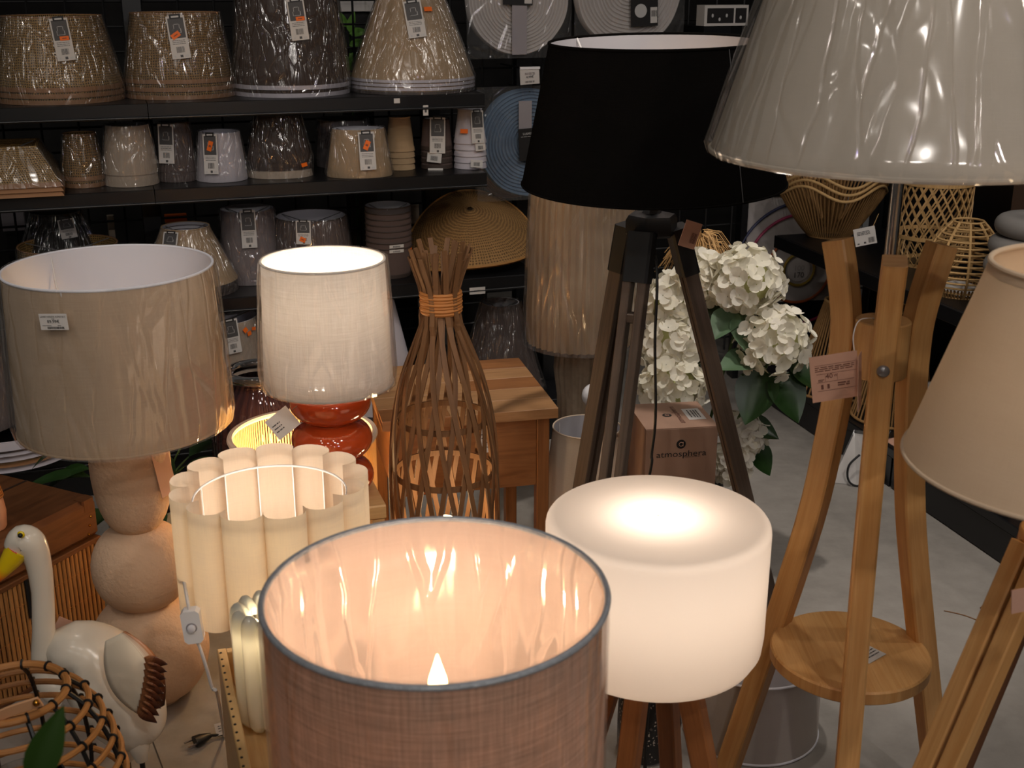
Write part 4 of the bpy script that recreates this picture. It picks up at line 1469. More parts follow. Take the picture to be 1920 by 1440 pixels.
# top shelf
stack('lampshade', 'straw burlap lampshade', 'at the left end of the top shelf', Z3, 0.20, 2, 231, 22, 200, 30, 205, 3, 0.017, ('burlap',), ('trim_tan',), tags=[(116, 74, 33, 78, rad(4), True, ST(0.12, 0.02, 0.5, 0.10, 0))])
stack('lampshade', 'straw burlap lampshade', 'second from left on the top shelf', Z3, 0.20, 243, 441, 249, 412, 24, 198, 3, 0.022, ('burlap_dark',), ('trim_tan',), oval=0.85, tags=[(334, 70, 34, 78, rad(5), True, ST(-0.12, 0.05, 0.5, 0.13, 0.5))])
stack('lampshade', 'dark brown lampshade', 'with white rims on the top shelf', Z3, 0.20, 440, 655, 462, 640, -75, 188, 2, 0.022, ('sh_brown',), ('trim_white',), tags=[(557, 37, 33, 74, rad(5), True, ST(0.15, 0.02, 0.5, 0.10, 0))], amp=0.008)
stack('lampshade', 'wide beige cone lampshade', 'ending the top shelf', Z3, 0.19, 658, 890, 715, 835, -15, 170, 4, 0.0115, ('sh_beige',), ('trim_white', 'trim_white', 'trim_white', 'trim_dark'), tags=[(777, 36, 34, 70, rad(7), True, None)], loose=[(800, 17, 16, 8, 0)], tb=0.008, amp=0.008)
# second shelf
stack('lampshade', 'square burlap pyramid lampshade', 'at the left of the second shelf', Z2, 0.12, -80, 118, -45, 76, 268, 378, 3, 0.013, ('burlap',), ('trim_tan',), 'square', 1.0, loose=[(69, 319, 18, 12, 0.2)])
stack('lampshade', 'narrow burlap lampshade', 'beside the pyramid shades', Z2, 0.14, 123, 199, 125, 184, 250, 366, 2, 0.02, ('burlap_dark',), ('trim_tan',))
stack('lampshade', 'pale beige tapered lampshade', 'on the second shelf', Z2, 0.13, 201, 298, 202, 281, 233, 360, 2, 0.033, ('sh_pale',), (None,))
stack('lampshade', 'taupe tapered lampshade', 'behind the single white shade', Z2, 0.16, 299, 372, 301, 356, 228, 350, 2, 0.028, ('sh_taupe',), (None,), tags=[(314, 270, 31, 72, 0, True, None)])
stack('lampshade', 'single white tapered lampshade', 'standing alone on the second shelf', Z2, 0.13, 371, 465, 373, 448, 246, 352, 1, 0.02, ('sh_white',), (None,), tags=[(397, 289, 28, 74, 0.02, True, ST(0.0, 0.2, 0.32, 0.25, -0.3))])
stack('lampshade', 'oval brown lampshade', 'in the middle of the second shelf', Z2, 0.14, 467, 587, 472, 560, 214, 345, 3, 0.024, ('sh_brown', 'sh_brown', 'sh_pale'), (None,), oval=0.75, loose=[(567, 309, 14, 7, 0.1)])
stack('lampshade', 'lilac grey lampshade', 'behind the oval beige shade', Z2, 0.30, 594, 700, 600, 694, 222, 333, 2, 0.022, ('sh_lilac',), (None,))
stack('lampshade', 'oval beige lampshade', 'with orange sticker standing alone on the second shelf', Z2, 0.07, 614, 736, 625, 722, 240, 343, 1, 0.02, ('sh_beige',), (None,), oval=0.7, tags=[(687, 283, 31, 70, 0.0, True, ST(0.0, 0.15, 0.32, 0.25, -0.45))])
stack('lampshade', 'narrow beige lampshade', 'beside the oval beige shade', Z2, 0.16, 726, 778, 726, 766, 219, 328, 4, 0.019, ('sh_beige',), ('sh_beige',), filmed=False)
stack('lampshade', 'small grey-brown lampshade', 'with paper tags', Z2, 0.15, 790, 849, 793, 842, 222, 328, 4, 0.0195, ('sh_taupe',), ('trim_dark',), filmed=False, tags=[(820, 254, 29, 66, -0.03, True, None), (815, 296, 27, 17, -0.1, False, None), (817, 322, 28, 13, 0, False, None)])
stack('lampshade', 'small white lampshade', 'ending the second shelf', Z2, 0.12, 852, 912, 862, 906, 204, 327, 5, 0.0195, ('sh_white',), ('trim_white',), filmed=False, tags=[(893, 238, 26, 60, -0.02, True, None), (898, 276, 22, 13, 0, False, None), (892, 307, 24, 14, -0.1, False, None)], loose=[(872, 246, 15, 8, 0)])
# third shelf
stack('lampshade', 'black cone lampshade', 'at the left end of the third shelf', Z1, 0.30, 28, 215, 75, 165, 396, 540, 1, 0.02, ('sh_black',), (None,), tags=[(125, 429, 30, 36, 0.05, True, None)])
stack('lampshade', 'low burlap drum lampshade', 'with open top on the third shelf', Z1, 0.13, 44, 228, 46, 224, 458, 540, 1, 0.02, ('burlap',), ('trim_tan',))
stack('lampshade', 'taupe-beige cone lampshade', 'behind the beige drum lamp', Z1, 0.14, 272, 446, 285, 372, 424, 562, 4, 0.011, ('sh_beige', 'sh_taupe', 'sh_taupe', 'sh_taupe'), ('sh_beige', 'trim_dark'), tags=[(321, 458, 30, 46, 0, True, ST(0.55, -0.4, 0.5, 0.2, 0))])
stack('lampshade', 'lilac grey tapered lampshade', 'on the third shelf', Z1, 0.22, 418, 528, 420, 518, 390, 542, 3, 0.02, ('sh_lilac',), (None,), tags=[(466, 430, 28, 70, 0, True, None)])
stack('lampshade', 'brown drum lampshade', 'behind the lit white shade', Z1, 0.2, 512, 668, 524, 655, 404, 545, 1, 0.02, ('sh_taupe',), ('trim_dark',), tags=[(570, 436, 28, 44, 0, True, ST(-0.05, -0.3, 0.4, 0.2, -0.4))])
stack('lampshade', 'dark grey drum shade', 'in the tall column beside woven hats', Z1, 0.14, 694, 770, 686, 773, 384, 540, 8, 0.0185, ('sh_grey', 'sh_taupe'), ('trim_dark',), filmed=False, loose=[(766, 469, 10, 7, 0.3)], tags=[(742, 462, 28, 6, 0, False, None), (742, 471, 28, 6, 0, False, None)])
# base shelf
stack('lampshade', 'beige drum shade', 'with loose orange stickers on the bottom shelf', Z0, 0.09, 352, 500, 356, 496, 592, 790, 1, 0.02, ('sh_pale',), (None,), tags=[(433, 631, 30, 66, 0.08, True, None)], loose=[(457, 619, 9, 9, 0.6), (464, 625, 9, 8, 0.2), (472, 616, 11, 6, -0.2)])
stack('lampshade', 'plain white cone lampshade', 'behind the lit ring lamp', Z0, 0.14, 640, 790, 690, 742, 540, 770, 1, 0.02, ('sh_white',), (None,), filmed=False)
stack('lampshade', 'dark taupe cone lampshade', 'in plastic on the bottom shelf', Z0, 0.16, 858, 1020, 895, 965, 566, 745, 1, 0.02, ('sh_taupe',), (None,), amp=0.012)
stack('lampshade', 'fuzzy grey-beige drum shade', 'at the left edge of the bottom shelf', Z0 + 0.085, 0.13, -150, 28, -145, 22, 610, 762, 1, 0.02, ('sh_lilac',), (None,))
for k in range(5):
    c = gray(20, 840, 0.10)
    SEED[0] += 1
    o = thing('lampshade', ['white-rimmed flat lampshade, lowest', 'beige-rimmed flat lampshade, second lowest', 'white-rimmed flat lampshade, middle', 'lilac-rimmed flat lampshade, second from top', 'white-rimmed flat lampshade, topmost'][k] + ' of the bottom shelf pile', 'lampshade', (c.x, c.y, Z0 + 0.001 + k * 0.0165), 0, 'flat lampshades piled on the bottom shelf')
    shell(o, 0.20, 0.17, 0.0155, ['sh_white', 'sh_beige', 'sh_white', 'sh_lilac', 'sh_white'][k], 'round', 44, 1, 1, 'trim_white' if k != 1 else 'trim_tan', 0.006)

# wrapped pile cover over the flat shades would sit here: clear bag
c = gray(15, 770, 0.10)

# ================================================================ woven bamboo hats on the third shelf
M['hat'] = burlap('woven_bamboo', srgb(166, 126, 76), srgb(100, 70, 38), 95)
M['hat_rim'] = plain('bamboo_hat_rim', srgb(176, 126, 70), 0.6, 0, 0.15, 40)
for k in range(3):
    c = gray(884, 505, 0.23)
    Y = c.y
    Rh = plen(122, 884, 470, Y)
    o = thing('woven_hat_shade', ['rearmost', 'middle', 'front'][k] + ' woven bamboo hat-shaped lampshade leaning on the third shelf', 'lampshade', (c.x, c.y - 0.007 * k, Z1 + 0.105 + k * 0.003), 0, 'woven bamboo hats on the third shelf')
    o.rotation_euler = (rad(24), rad(-4), 0.12)
    hz = 0.085
    pr = [(max(0.01, Rh * (1 - i / 12)), hz * (1 - (1 - i / 12) ** 1.35)) for i in range(13)]
    drp = lambda x, y: -0.06 * (x / Rh) ** 2 * (1.25 if x < 0 else 0.8) + 0.012 * (y / Rh) ** 2
    mb = MB().lathe(pr, 56)
    mb.v = [(x, y, z + drp(x, y)) for x, y, z in mb.v]
    mb.obj('woven_cone', M['hat'], o, True, 60)
    n = 56
    pts = [(Rh * math.cos(2 * PI * i / n), Rh * math.sin(2 * PI * i / n)) for i in range(n)]
    pts = [(x, y, drp(x, y)) for x, y in pts]
    MB().sweep(pts, circ(0.004, 6), closed=True, up=(0, 0, 1)).obj('rim', M['hat_rim'], o)

# price label on the third shelf rail, small clips
c = gray(895, 545, -0.012)
tag(card(None, c, ga, (0, 0, 1), 0.052, 0.022, M['white_card'], textlines(0.3, 0.7, (0.4,), 0.2, M['grey_print'], 4), name='shelf_label', label=None), 'small white shelf label below the woven hats', 'label')
c = gray(744, 189, -0.014)
tag(card(None, c, ga, (0, 0, 1), 0.018, 0.014, M['white_card'], [], name='paper_scrap'), 'torn white paper scrap on the top shelf edge', 'paper')
c = gray(798, 207, -0.010)
tag(card(None, c, ga, (0, 0, 1), 0.016, 0.030, M['white_card'], [(0.3, 0.7, 0.3, 0.7, M['grey_print'])], name='paper_label'), 'small white paper label hanging below the top shelf', 'label')

# ================================================================ flat-packed paper lanterns on the wire wall
M['paper_white'] = plain('white_rice_paper', srgb(205, 198, 194), 0.8, 0, 0.06, 12)
M['paper_blue'] = plain('blue_rice_paper', srgb(104, 130, 158), 0.8, 0, 0.12, 12)
M['strap_grey'] = plain('grey_paper_strap', srgb(150, 144, 148), 0.7)
M['cellophane_light'] = film('lantern_bag', 0.04, 0.17, 3, 3, 0.7)


def lantern(px, py, rpx, d, mat, label, seed, strap=True):
    c = gray(px, py, d)
    R_ = plen(rpx, px, py, c.y)
    o = thing('paper_lantern', label, 'lantern', (c.x, c.y, c.z), GA, 'flat-packed paper lanterns on the wire wall')
    # local: disc in the x-z plane facing -y
    pr = []
    k = 13
    for i in range(k):
        r0 = 0.03 + (R_ - 0.03) * i / k
        r1 = 0.03 + (R_ - 0.03) * (i + 1) / k
        w_ = r1 - r0
        pr += [(r0, 0.0), (r0 + w_ * 0.3, 0.006), (r0 + w_ * 0.7, 0.006), (r1 - 0.0004, 0.0)]
    pr += [(R_, -0.03), (0.03, -0.03)]
    rot = Matrix.Rotation(PI / 2, 4, 'X')

    def wob(a, z, r):
        return r + 0.004 * noise.noise(Vector((math.cos(a) * 2 + seed, math.sin(a) * 2, r * 30)))
    MB().lathe(pr, 64, rf=wob).xf(rot).obj('pleated_disc', M[mat], o, True, 50)
    mb = MB()
    mb.grid(lambda u, v: ((u - .5) * 2.08 * R_, -0.012 - 0.008 * abs(noise.noise(Vector((u * 6, v * 6, seed)))), (v - .5) * 2.1 * R_), 20, 20)
    mb.obj('plastic_bag', M['cellophane_light'], o, True, 180, 'crinkled clear plastic bag')
    MB().sweep([(0, -0.005, R_ - 0.01), (0, 0.475 - d, R_ - 0.004)], circ(0.003, 6)).obj('hook', M['black_metal'], o)
    return o, R_


o, r_ = lantern(972, 0, 100, 0.28, 'paper_white', 'large white folded paper lantern at the top edge left of centre', 2.0)
MB().box(-0.03, 0.02, -0.026, -0.024, -r_ * 0.98, 0.05).obj('paper_strap', M['strap_grey'], o, False)
card(o, Vector((-0.01, -0.028, 0.04)), (1, 0, -0.03), (0.03, 0, 1), 0.10, 0.11, M['black_print'], [(0.2, 0.6, 0.3, 0.6, M['pale_print']), (0.72, 0.97, 0.05, 0.6, M['white_card'])] + barcode(0.75, 0.95, 0.3, 0.5, M['black_print'], 6), label='black printed card')
o, r_ = lantern(1180, -20, 108, 0.28, 'paper_white', 'round white folded paper lantern with black card behind the black shade', 5.0)
cc = Vector((0.045, -0.026, at(1200, 20, o.location.y).z - o.location.z))
card(o, cc, (1, 0, 0.04), (-0.04, 0, 1), 0.098, 0.10, M['black_print'], [(0.72, 0.97, 0.1, 0.6, M['white_card'])] + barcode(0.75, 0.95, 0.3, 0.5, M['black_print'], 6), label='black printed card')
dk = MB().lathe([(0.0002, 0), (0.022, 0)], 28).xf(frame(cc + Vector((-0.014, -0.003, 0.0)), (1, 0, 0), (0, 0, 1)))
dk.obj('printed_globe', M['pale_print'], o, False)
o, r_ = lantern(992, 268, 100, 0.26, 'paper_blue', 'blue folded paper lantern hanging beside the black shade', 8.0)
loc = o.location
tp = gray(966, 196, 0.2)
MB().box(-0.045, 0.0, -0.026, -0.024, 0.03, 0.14).obj('paper_strap', M['strap_grey'], o, False)
cc = Vector((-0.004, -0.03, 0.0))
card(o, cc, (1, 0, 0.05), (-0.05, 0, 1), 0.085, 0.105, M['black_print'], textlines(0.1, 0.9, (0.74,), 0.012, M['pale_print'], 3), label='black printed card')
put_text(o, 'SUSPENSION', 0.0105, cc + Vector((0, -0.004, 0.035)), (1, 0, 0.05), (-0.05, 0, 1), M['pale_print'], 1.0)
MB().lathe([(0.0002, 0), (0.024, 0)], 28).xf(frame(cc + Vector((0.022, -0.003, -0.005)), (1, 0, 0), (0, 0, 1))).obj('printed_globe', M['sh_lilac'], o, False)
M['paper_pink'] = plain('pinkish_paper', srgb(190, 160, 150), 0.8, 0, 0.08, 12)
lantern(960, 300, 72, 0.36, 'paper_pink', 'pinkish folded paper lantern peeking out below the blue one', 11.0)
c = gray(993, 143, 0.2)
pl_ = thing('price_ticket', 'white price ticket on a hook above the blue lantern', 'label', c, GA)
card(pl_, Vector((0, 0, 0)), (1, 0, 0.05), (-0.05, 0, 1), 0.066, 0.05, M['white_card'], textlines(0.25, 0.8, (0.6, 0.68), 0.05, M['sh_lilac'], 6) + barcode(0.25, 0.75, 0.1, 0.22, M['grey_print'], 12), name='ticket')
put_text(pl_, '4,99€', 0.011, Vector((0, -0.003, -0.002)), (1, 0, 0.05), (-0.05, 0, 1), M['black_print'])
MB().box(-0.034, 0.034, -0.004, 0.0, 0.022, 0.030).obj('holder', M['white_plastic'], pl_, False)
MB().sweep([(0, 0.003, 0.02), (0, 0.30, 0.02)], circ(0.003, 6)).obj('hook', M['black_metal'], pl_)
# box of bulbs at the top
c0, c1 = gray(1322, 10, 0.2), gray(1397, 48, 0.2)
bxo = thing('bulb_box', 'white-edged boxed string of bulbs at the top edge behind the lamps', 'box', (c0.x, c0.y, c1.z), GA)
wb, hb_ = (c1 - c0).length * 0.98, c0.z - c1.z
MB().box(0, wb, 0, 0.06, 0, hb_, 0, 0.001).obj('carton', M['white_card'], bxo, False)
MB().box(wb * 0.06, wb * 0.66, -0.0012, -0.0002, hb_ * 0.14, hb_ * 0.86).obj('picture_panel', M['black_print'], bxo, False)
MB().box(wb * 0.70, wb * 0.95, -0.0012, -0.0002, hb_ * 0.14, hb_ * 0.86).obj('picture_panel', M['black_print'], bxo, False)
for q, (u, v) in enumerate(((0.18, 0.5), (0.34, 0.32), (0.5, 0.5), (0.82, 0.4))):
    MB().ball(0.004, (u * wb, -0.0016, v * hb_), 10, 8, sy=0.2, sz=1.5).obj('printed_bulb', M['pale_print'], bxo)
MB().box(0.0, 0.10, 0, 0.3, -0.03, -0.002).xf(Matrix.Identity(4)).obj('ledge', M['shelf_black'], bxo, False)

# ================================================================ things glimpsed through the wire wall
M['leaf_light'] = plain('fresh_green_leaf', srgb(110, 160, 70), 0.45, 0, 0.25, 10)
M['leaf_dark'] = plain('dark_green_leaf', srgb(40, 66, 30), 0.35, 0, 0.3, 10)
M['leaf_grey'] = plain('dusty_green_leaf', srgb(82, 108, 78), 0.5, 0, 0.25, 14)


def leaf(mb, base, direc, up, L, W, bend=0.3, m=0, nu=8, nv=4):
    d = Vector(direc).normalized()
    u = Vector(up)
    s_ = d.cross(u).normalized()
    n = s_.cross(d).normalized()

    def fn(a, b):
        wd = W * math.sin(PI * min(1, a ** 0.75)) ** 0.9 * (1 if a < 1 else 0)
        x = (b - 0.5) * 2
        return Vector(base) + d * (L * a) + s_ * (wd * x * 0.5) + n * (-bend * L * a * a + 0.18 * wd * abs(x))
    mb.grid(fn, nu, nv, m)
    return mb


pp = gray(655, 70, 0.62)
pl2 = thing('green_plant', 'light green leaves seen through the wire between top shelf shades', 'plant', (pp.x, pp.y, 0))
for k, (px, py, dx, dz) in enumerate(((655, 60, 0.3, 1.0), (655, 62, 0.8, 0.1), (655, 85, 1, 0.25), (655, 100, 0.7, -0.6), (650, 105, 0.2, -1), (650, 50, -0.5, 0.8))):
    q = gray(px, py, 0.6) - pl2.location
    leaf(MB(), q, (dx, -0.3, dz), (0, -1, 0.3), 0.07, 0.03, 0.2).obj('leaf', M['leaf_light'], pl2)
MB().sweep([(0, 0.02, 0.0), (0, 0.02, at(655, 50, pp.y).z)], circ(0.005, 6)).obj('stem', M['leaf_dark'], pl2)
q = gray(670, 10, 0.75)
ob = thing('bottle_crate', 'cream printed crate seen through the wire near the top edge', 'box', (q.x, q.y, 0), GA)
MB().box(-0.06, 0.06, 0, 0.12, q.z - 0.02, q.z + 0.03, 0, 0.002).obj('body', M['white_card'], ob, False)
MB().box(-0.05, 0.05, 0.02, 0.1, 0, q.z - 0.0205).obj('stand', M['shelf_black'], ob, False)
for k, (px, py, w_, h_, mt, lb) in enumerate(((757, 415, 60, 60, 'sh_pale', 'pale grey panel seen through the wire beside the dark drum stack'), (890, 400, 60, 50, 'sh_pale', 'pale grey panel seen through the wire above the woven hats'), (25, 415, 40, 36, 'sh_white', 'white folded cloth seen through the wire at the left edge'), (210, 440, 12, 70, 'sh_pale', 'pale strip of board seen through the wire behind the burlap drum'), (330, 410, 40, 14, 'orange_sticker', 'row of small coloured boxes seen through the wire'))):
    a = gray(px, py, 0.85)
    sx_ = plen(w_, px, py, a.y) / 2
    hz_ = plen(h_, px, py, a.y) / 2
    ob = thing('panel', lb, 'panel', (a.x, a.y, 0), GA)
    MB().box(-sx_, sx_, 0, 0.03, a.z - hz_, a.z + hz_, 0, 0.002).obj('board', M[mt], ob, False)
    MB().box(-sx_ * 0.8, sx_ * 0.8, 0.005, 0.025, 0, a.z - hz_ - 0.0005).obj('stand', M['shelf_black'], ob, False)

# ================================================================ open-weave rattan basket on a riser
M['rattan'] = plain('rattan', srgb(172, 122, 68), 0.55, 0, 0.25, 40)
M['rattan_dark'] = plain('brown_rattan', srgb(120, 80, 44), 0.55, 0, 0.25, 40)
c = gray(1048, 700, 0.30)
bk = thing('rattan_basket', 'open-weave rattan basket beside the pleated lamp', 'basket', (c.x, c.y, 0.33), 0)
Rb = 0.125
hb2 = at(1048, 552, c.y).z - 0.33


def brad(t):
    return Rb * (0.55 + 0.45 * math.sin(PI * min(1, 0.12 + 0.62 * t)))


mb = MB()
for k in range(11):
    t = k / 10
    mb.torus(brad(t), 0.0022, hb2 * t, 44, 5)
mb.obj('hoops', M['rattan_dark'], bk)
mb = MB()
for k in range(36):
    a = 2 * PI * k / 36
    mb.sweep([(brad(i / 10) * math.cos(a), brad(i / 10) * math.sin(a), hb2 * i / 10) for i in range(11)], rect(0.004, 0.002), caps=False)
mb.obj('staves', M['rattan_dark'], bk)
MB().lathe([(0.002, 0.001), (brad(0), 0.001)], 40).obj('bottom', M['rattan_dark'], bk)
rs = thing('riser', 'black display riser under the rattan basket', 'stand', (c.x, c.y, Z0), GA)
MB().box(-0.1, 0.1, -0.1, 0.1, 0.001, 0.178, 0, 0.003).obj('body', M['shelf_black'], rs, False)

# ================================================================ hydrangeas
M['petal'] = None
t = NT('white_silk_petal')
cd = t.n('TexCoord')
nz = t.noise(t.coord('Object', (1, 1, 1)), 30, 3)
info = t.n('ObjectInfo')
pc = t.mix(nz, srgb(244, 238, 222), srgb(252, 248, 240))
pc = t.mix(t.math('MULTIPLY', info.outputs['Random'], 0.2), pc, srgb(226, 222, 176))
d_ = t.n('BsdfDiffuse', Color=pc).outputs[0]
tr_ = t.n('BsdfTranslucent', Color=pc).outputs[0]
M['petal'] = t.done(t.shmix(0.35, d_, tr_))
M['flower_core'] = plain('green_white_core', srgb(206, 208, 150), 0.7, 0, 0.2, 40)
M['stem_green'] = plain('stem_green', srgb(60, 84, 40), 0.6)


def floret_mesh(seed):
    rr = random.Random(seed)
    mb = MB()
    for k in range(4):
        a = k * PI / 2 + rr.uniform(-0.15, 0.15)
        L = 0.021 * rr.uniform(0.9, 1.1)
        W = 0.0195

        def fn(u, v, a=a, L=L, W=W, cup=rr.uniform(0.1, 0.45), wv=rr.uniform(-0.25, 0.25)):
            th = 2 * PI * u
            px_ = L * (0.54 + 0.50 * v * math.cos(th))
            py_ = W * 0.60 * v * math.sin(th) * (1 + 0.22 * math.cos(th))
            zz = cup * px_ * px_ / L + 60 * 0.18 * py_ * py_ + wv * py_ * 0.6 - 0.002
            return (px_ * math.cos(a) - py_ * math.sin(a), px_ * math.sin(a) + py_ * math.cos(a), zz)
        mb.grid(fn, 10, 2)
    return mb.mesh('floret', M['petal'], True, 180)


FLO = [floret_mesh(s) for s in range(6)]
SCB = 0.53
HEADS = [(1400, 528, 76, 2.95, 'topmost white hydrangea, at the right of the tripod head'),
         (1318, 522, 58, 3.02, 'white hydrangea between the tripod legs, below the straw bundle'),
         (1452, 640, 80, 2.90, 'white hydrangea nearest the bamboo lamp tag'),
         (1268, 575, 72, 3.05, 'white hydrangea behind the tripod cord, upper'),
         (1262, 650, 66, 2.98, 'white hydrangea behind the tripod cord, middle'),
         (1262, 725, 72, 2.93, 'white hydrangea just above the cardboard carton'),
         (1392, 815, 46, 2.98, 'small white hydrangea low beside the carton'),
         (1370, 870, 40, 2.95, 'lowest white hydrangea beside the carton')]
vx, vy = 0.50, 3.0
vase = thing('flower_vase', 'dark vase holding the white hydrangeas', 'vase', (vx, vy, 0))
MB().lathe([(0.05, 0.0), (0.075, 0.01), (0.085, 0.10), (0.07, 0.2), (0.05, 0.24), (0.055, 0.26)], 40, capb=True).obj('body', M['black_plastic'], vase)
rr_ = random.Random(21)
for hi, (px, py, rpx, Y, lab) in enumerate(HEADS):
    c = at(px, py, Y)
    Rh = plen(rpx, px, py, Y) * 0.98
    root = thing('hydrangea', lab, 'flower', (c.x, c.y, c.z), 0, 'white hydrangeas in the vase')
    core = MB().ball(Rh * 0.62, (0, 0, 0), 16, 10, sz=0.9).obj('flower_head', M['flower_core'], root)
    nf = int(44 + 46 * (rpx / 80))
    for k in range(nf):
        zf = 1 - 2 * (k + 0.5) / nf
        if zf < -0.75:
            continue
        a = k * 2.39996 + rr_.uniform(-0.2, 0.2)
        q = math.sqrt(max(0, 1 - zf * zf))
        nrm = Vector((q * math.cos(a), q * math.sin(a), zf)).normalized()
        rad_ = Rh * rr_.uniform(0.72, 0.95)
        nn = (nrm + Vector((rr_.uniform(-.35, .35), rr_.uniform(-.35, .35), rr_.uniform(-.2, .35)))).normalized()
        Mx = Matrix.Translation(nrm * rad_) @ nn.to_track_quat('Z', 'Y').to_matrix().to_4x4() @ Matrix.Rotation(rr_.uniform(0, 6.28), 4, 'Z') @ Matrix.Scale(rr_.uniform(0.95, 1.3), 4)
        inst('floret', FLO[k % 6], core, Mx)
    # stem into the vase
    tgt = Vector((vx + rr_.uniform(-0.02, 0.02), vy + rr_.uniform(-0.02, 0.02), 0.2)) - c
    st = MB().sweep(bez([Vector((0, 0, -Rh * 0.3)), tgt * 0.5 + Vector((0, 0.02, -0.03)) if c.z > 0.5 else tgt * 0.5 + Vector((0.02, 0, 0.02)), tgt], 6), circ(0.004, 6))
    st.obj('stem', M['stem_green'], root)
    LV = {0: [((-0.03, -0.02, -0.07), (-0.6, -0.6, -0.5), 0.10, 0.075, 'leaf_grey'), ((-0.01, -0.02, -0.08), (0.1, -0.7, -0.55), 0.12, 0.09, 'leaf_grey')],
          2: [((-0.04, 0.0, -0.05), (-0.7, -0.4, 0.05), 0.12, 0.085, 'leaf_grey'), ((-0.02, -0.01, -0.07), (-0.4, -0.5, -0.8), 0.15, 0.11, 'leaf_dark'), ((0.0, -0.01, -0.08), (0.45, -0.5, -0.7), 0.14, 0.11, 'leaf_dark'), ((0.04, 0, -0.06), (0.8, -0.3, -0.5), 0.11, 0.08, 'leaf_dark')],
          6: [((0.0, 0, 0.03), (0.9, -0.3, -0.2), 0.10, 0.08, 'leaf_dark'), ((0.02, 0, -0.03), (0.7, -0.3, -0.8), 0.10, 0.08, 'leaf_dark')],
          1: [((0, 0, -0.05), (0.2, -0.6, -0.7), 0.10, 0.07, 'leaf_dark')]}
    for (b, d, L, W, mt) in LV.get(hi, []):
        leaf(MB(), b, d, (0, -0.5, 1), L, W, 0.15).obj('leaf', M[mt], root)

# straw bundle behind the hydrangeas
M['straw'] = plain('straw_fringe', srgb(188, 146, 92), 0.7, 0, 0.2, 60)
q = at(1310, 475, 3.35)
sb = thing('raffia_shade', 'frayed straw fringe pendant behind the white hydrangeas', 'pendant', (q.x, q.y, 0))
mb = MB()
rr_ = random.Random(8)
for k in range(260):
    a = rr_.uniform(0, 2 * PI)
    r1 = rr_.uniform(0.02, 0.12)
    z0 = q.z + rr_.uniform(-0.01, 0.05)
    mb.sweep([(0.02 * math.cos(a), 0.02 * math.sin(a), z0 + 0.02), (r1 * 0.6 * math.cos(a), r1 * 0.6 * math.sin(a), z0 + 0.015), (r1 * math.cos(a) + 0.01 * rr_.uniform(-1, 1), r1 * math.sin(a), z0 - rr_.uniform(0.02, 0.09))], circ(0.0012, 3), caps=False)
s_ = mb.obj('straw_fringe', M['straw'], sb)
s_['kind'] = 'stuff'
MB().lathe([(0.03, 0), (0.03, 0.01), (0.006, 0.014), (0.006, q.z + 0.02)], 16, capb=True).obj('stand', M['black_metal'], sb)

# ================================================================ trunk
tc = onz(208, 1200, 0.0)
ta = math.atan2(-0.896, -0.443)
TR = thing('trunk', 'brown trunk with bamboo slat sides and wooden lid beside the bird', 'trunk', (tc.x, tc.y, 0), ta)
M['trunk_lid'] = wood('brown_trunk_board', srgb(96, 58, 32), srgb(122, 78, 46), srgb(82, 48, 26), 3, 25, 0.5, False)
M['slat'] = wood('bamboo_slat', srgb(160, 108, 58), srgb(188, 134, 78), srgb(136, 88, 44), 4, 90, 0.5, False)
M['dark_cloth'] = plain('dark_brown_backing', srgb(48, 28, 16), 0.9)
TLx, TWy, TH = 0.62, 0.42, 0.372
MB().box(0.004, TLx - 0.004, -TWy + 0.004, -0.006, 0.004, 0.262).obj('carcass', M['dark_cloth'], TR, False)
MB().box(0, TLx, -TWy, 0, 0.275, TH, 0, 0.012, 'x').obj('lid', M['trunk_lid'], TR, True, 30)
MB().box(-0.003, TLx + 0.003, -TWy - 0.003, 0.004, 0.262, 0.2745, 0, 0.002, 'x').obj('lid_trim', M['trunk_lid'], TR, False)
MB().box(0.0, TLx, -TWy, 0.002, 0.0, 0.012, 0, 0.001, 'x').obj('bottom_trim', M['trunk_lid'], TR, False)
MB().box(-0.001, TLx + 0.001, -TWy * 0.5 - 0.003, -TWy * 0.5 + 0.003, TH, TH + 0.0012).obj('lid_seam', M['dark_cloth'], TR, False)
sm = MB().box(-0.0047, 0.0047, -0.003, 0.0035, 0.0125, 0.2615, 0, 0.002).mesh('slat', M['slat'], False)
k = 0
while 0.008 + k * 0.0125 < TLx - 0.005:
    inst('slat', sm, TR, Matrix.Translation((0.008 + k * 0.0125, -0.003, 0)))
    k += 1
for z_ in (0.07, 0.14, 0.21):
    MB().sweep([(0.002, 0.0012, z_), (TLx, 0.0012, z_)], circ(0.0005, 4)).obj('stitch', M['tie'], TR)
mb = MB()
CL = 0.175
MB().box(CL, CL + 0.05, 0.001, 0.012, 0.175, 0.265, 0, 0.004).obj('clasp', M['black_plastic'], TR, True, 30)
MB().sweep([(CL + 0.003, 0.008, 0.175), (CL + 0.003, 0.010, 0.148), (CL + 0.045, 0.010, 0.148), (CL + 0.045, 0.008, 0.175)], circ(0.0022, 6)).obj('clasp_loop', M['steel'], TR)
for (x, y) in ((0.012, -0.005),):
    for z_ in (0.29, 0.31, 0.33):
        MB().ball(0.0035, (x + (0.31 - z_) * 0.3 + 0.01, 0.0005, z_), 10, 6).obj('stud', M['brass'], TR)
    MB().box(0.0, 0.035, -0.03, 0.0012, 0.345, TH + 0.001, 0, 0.004).obj('corner_patch', M['trunk_lid'], TR, True, 30)
for x in (0.08, 0.30, 0.5):
    MB().ball(0.003, (x, -TWy * 0.5, TH + 0.0012), 8, 6).obj('stud', M['brass'], TR)

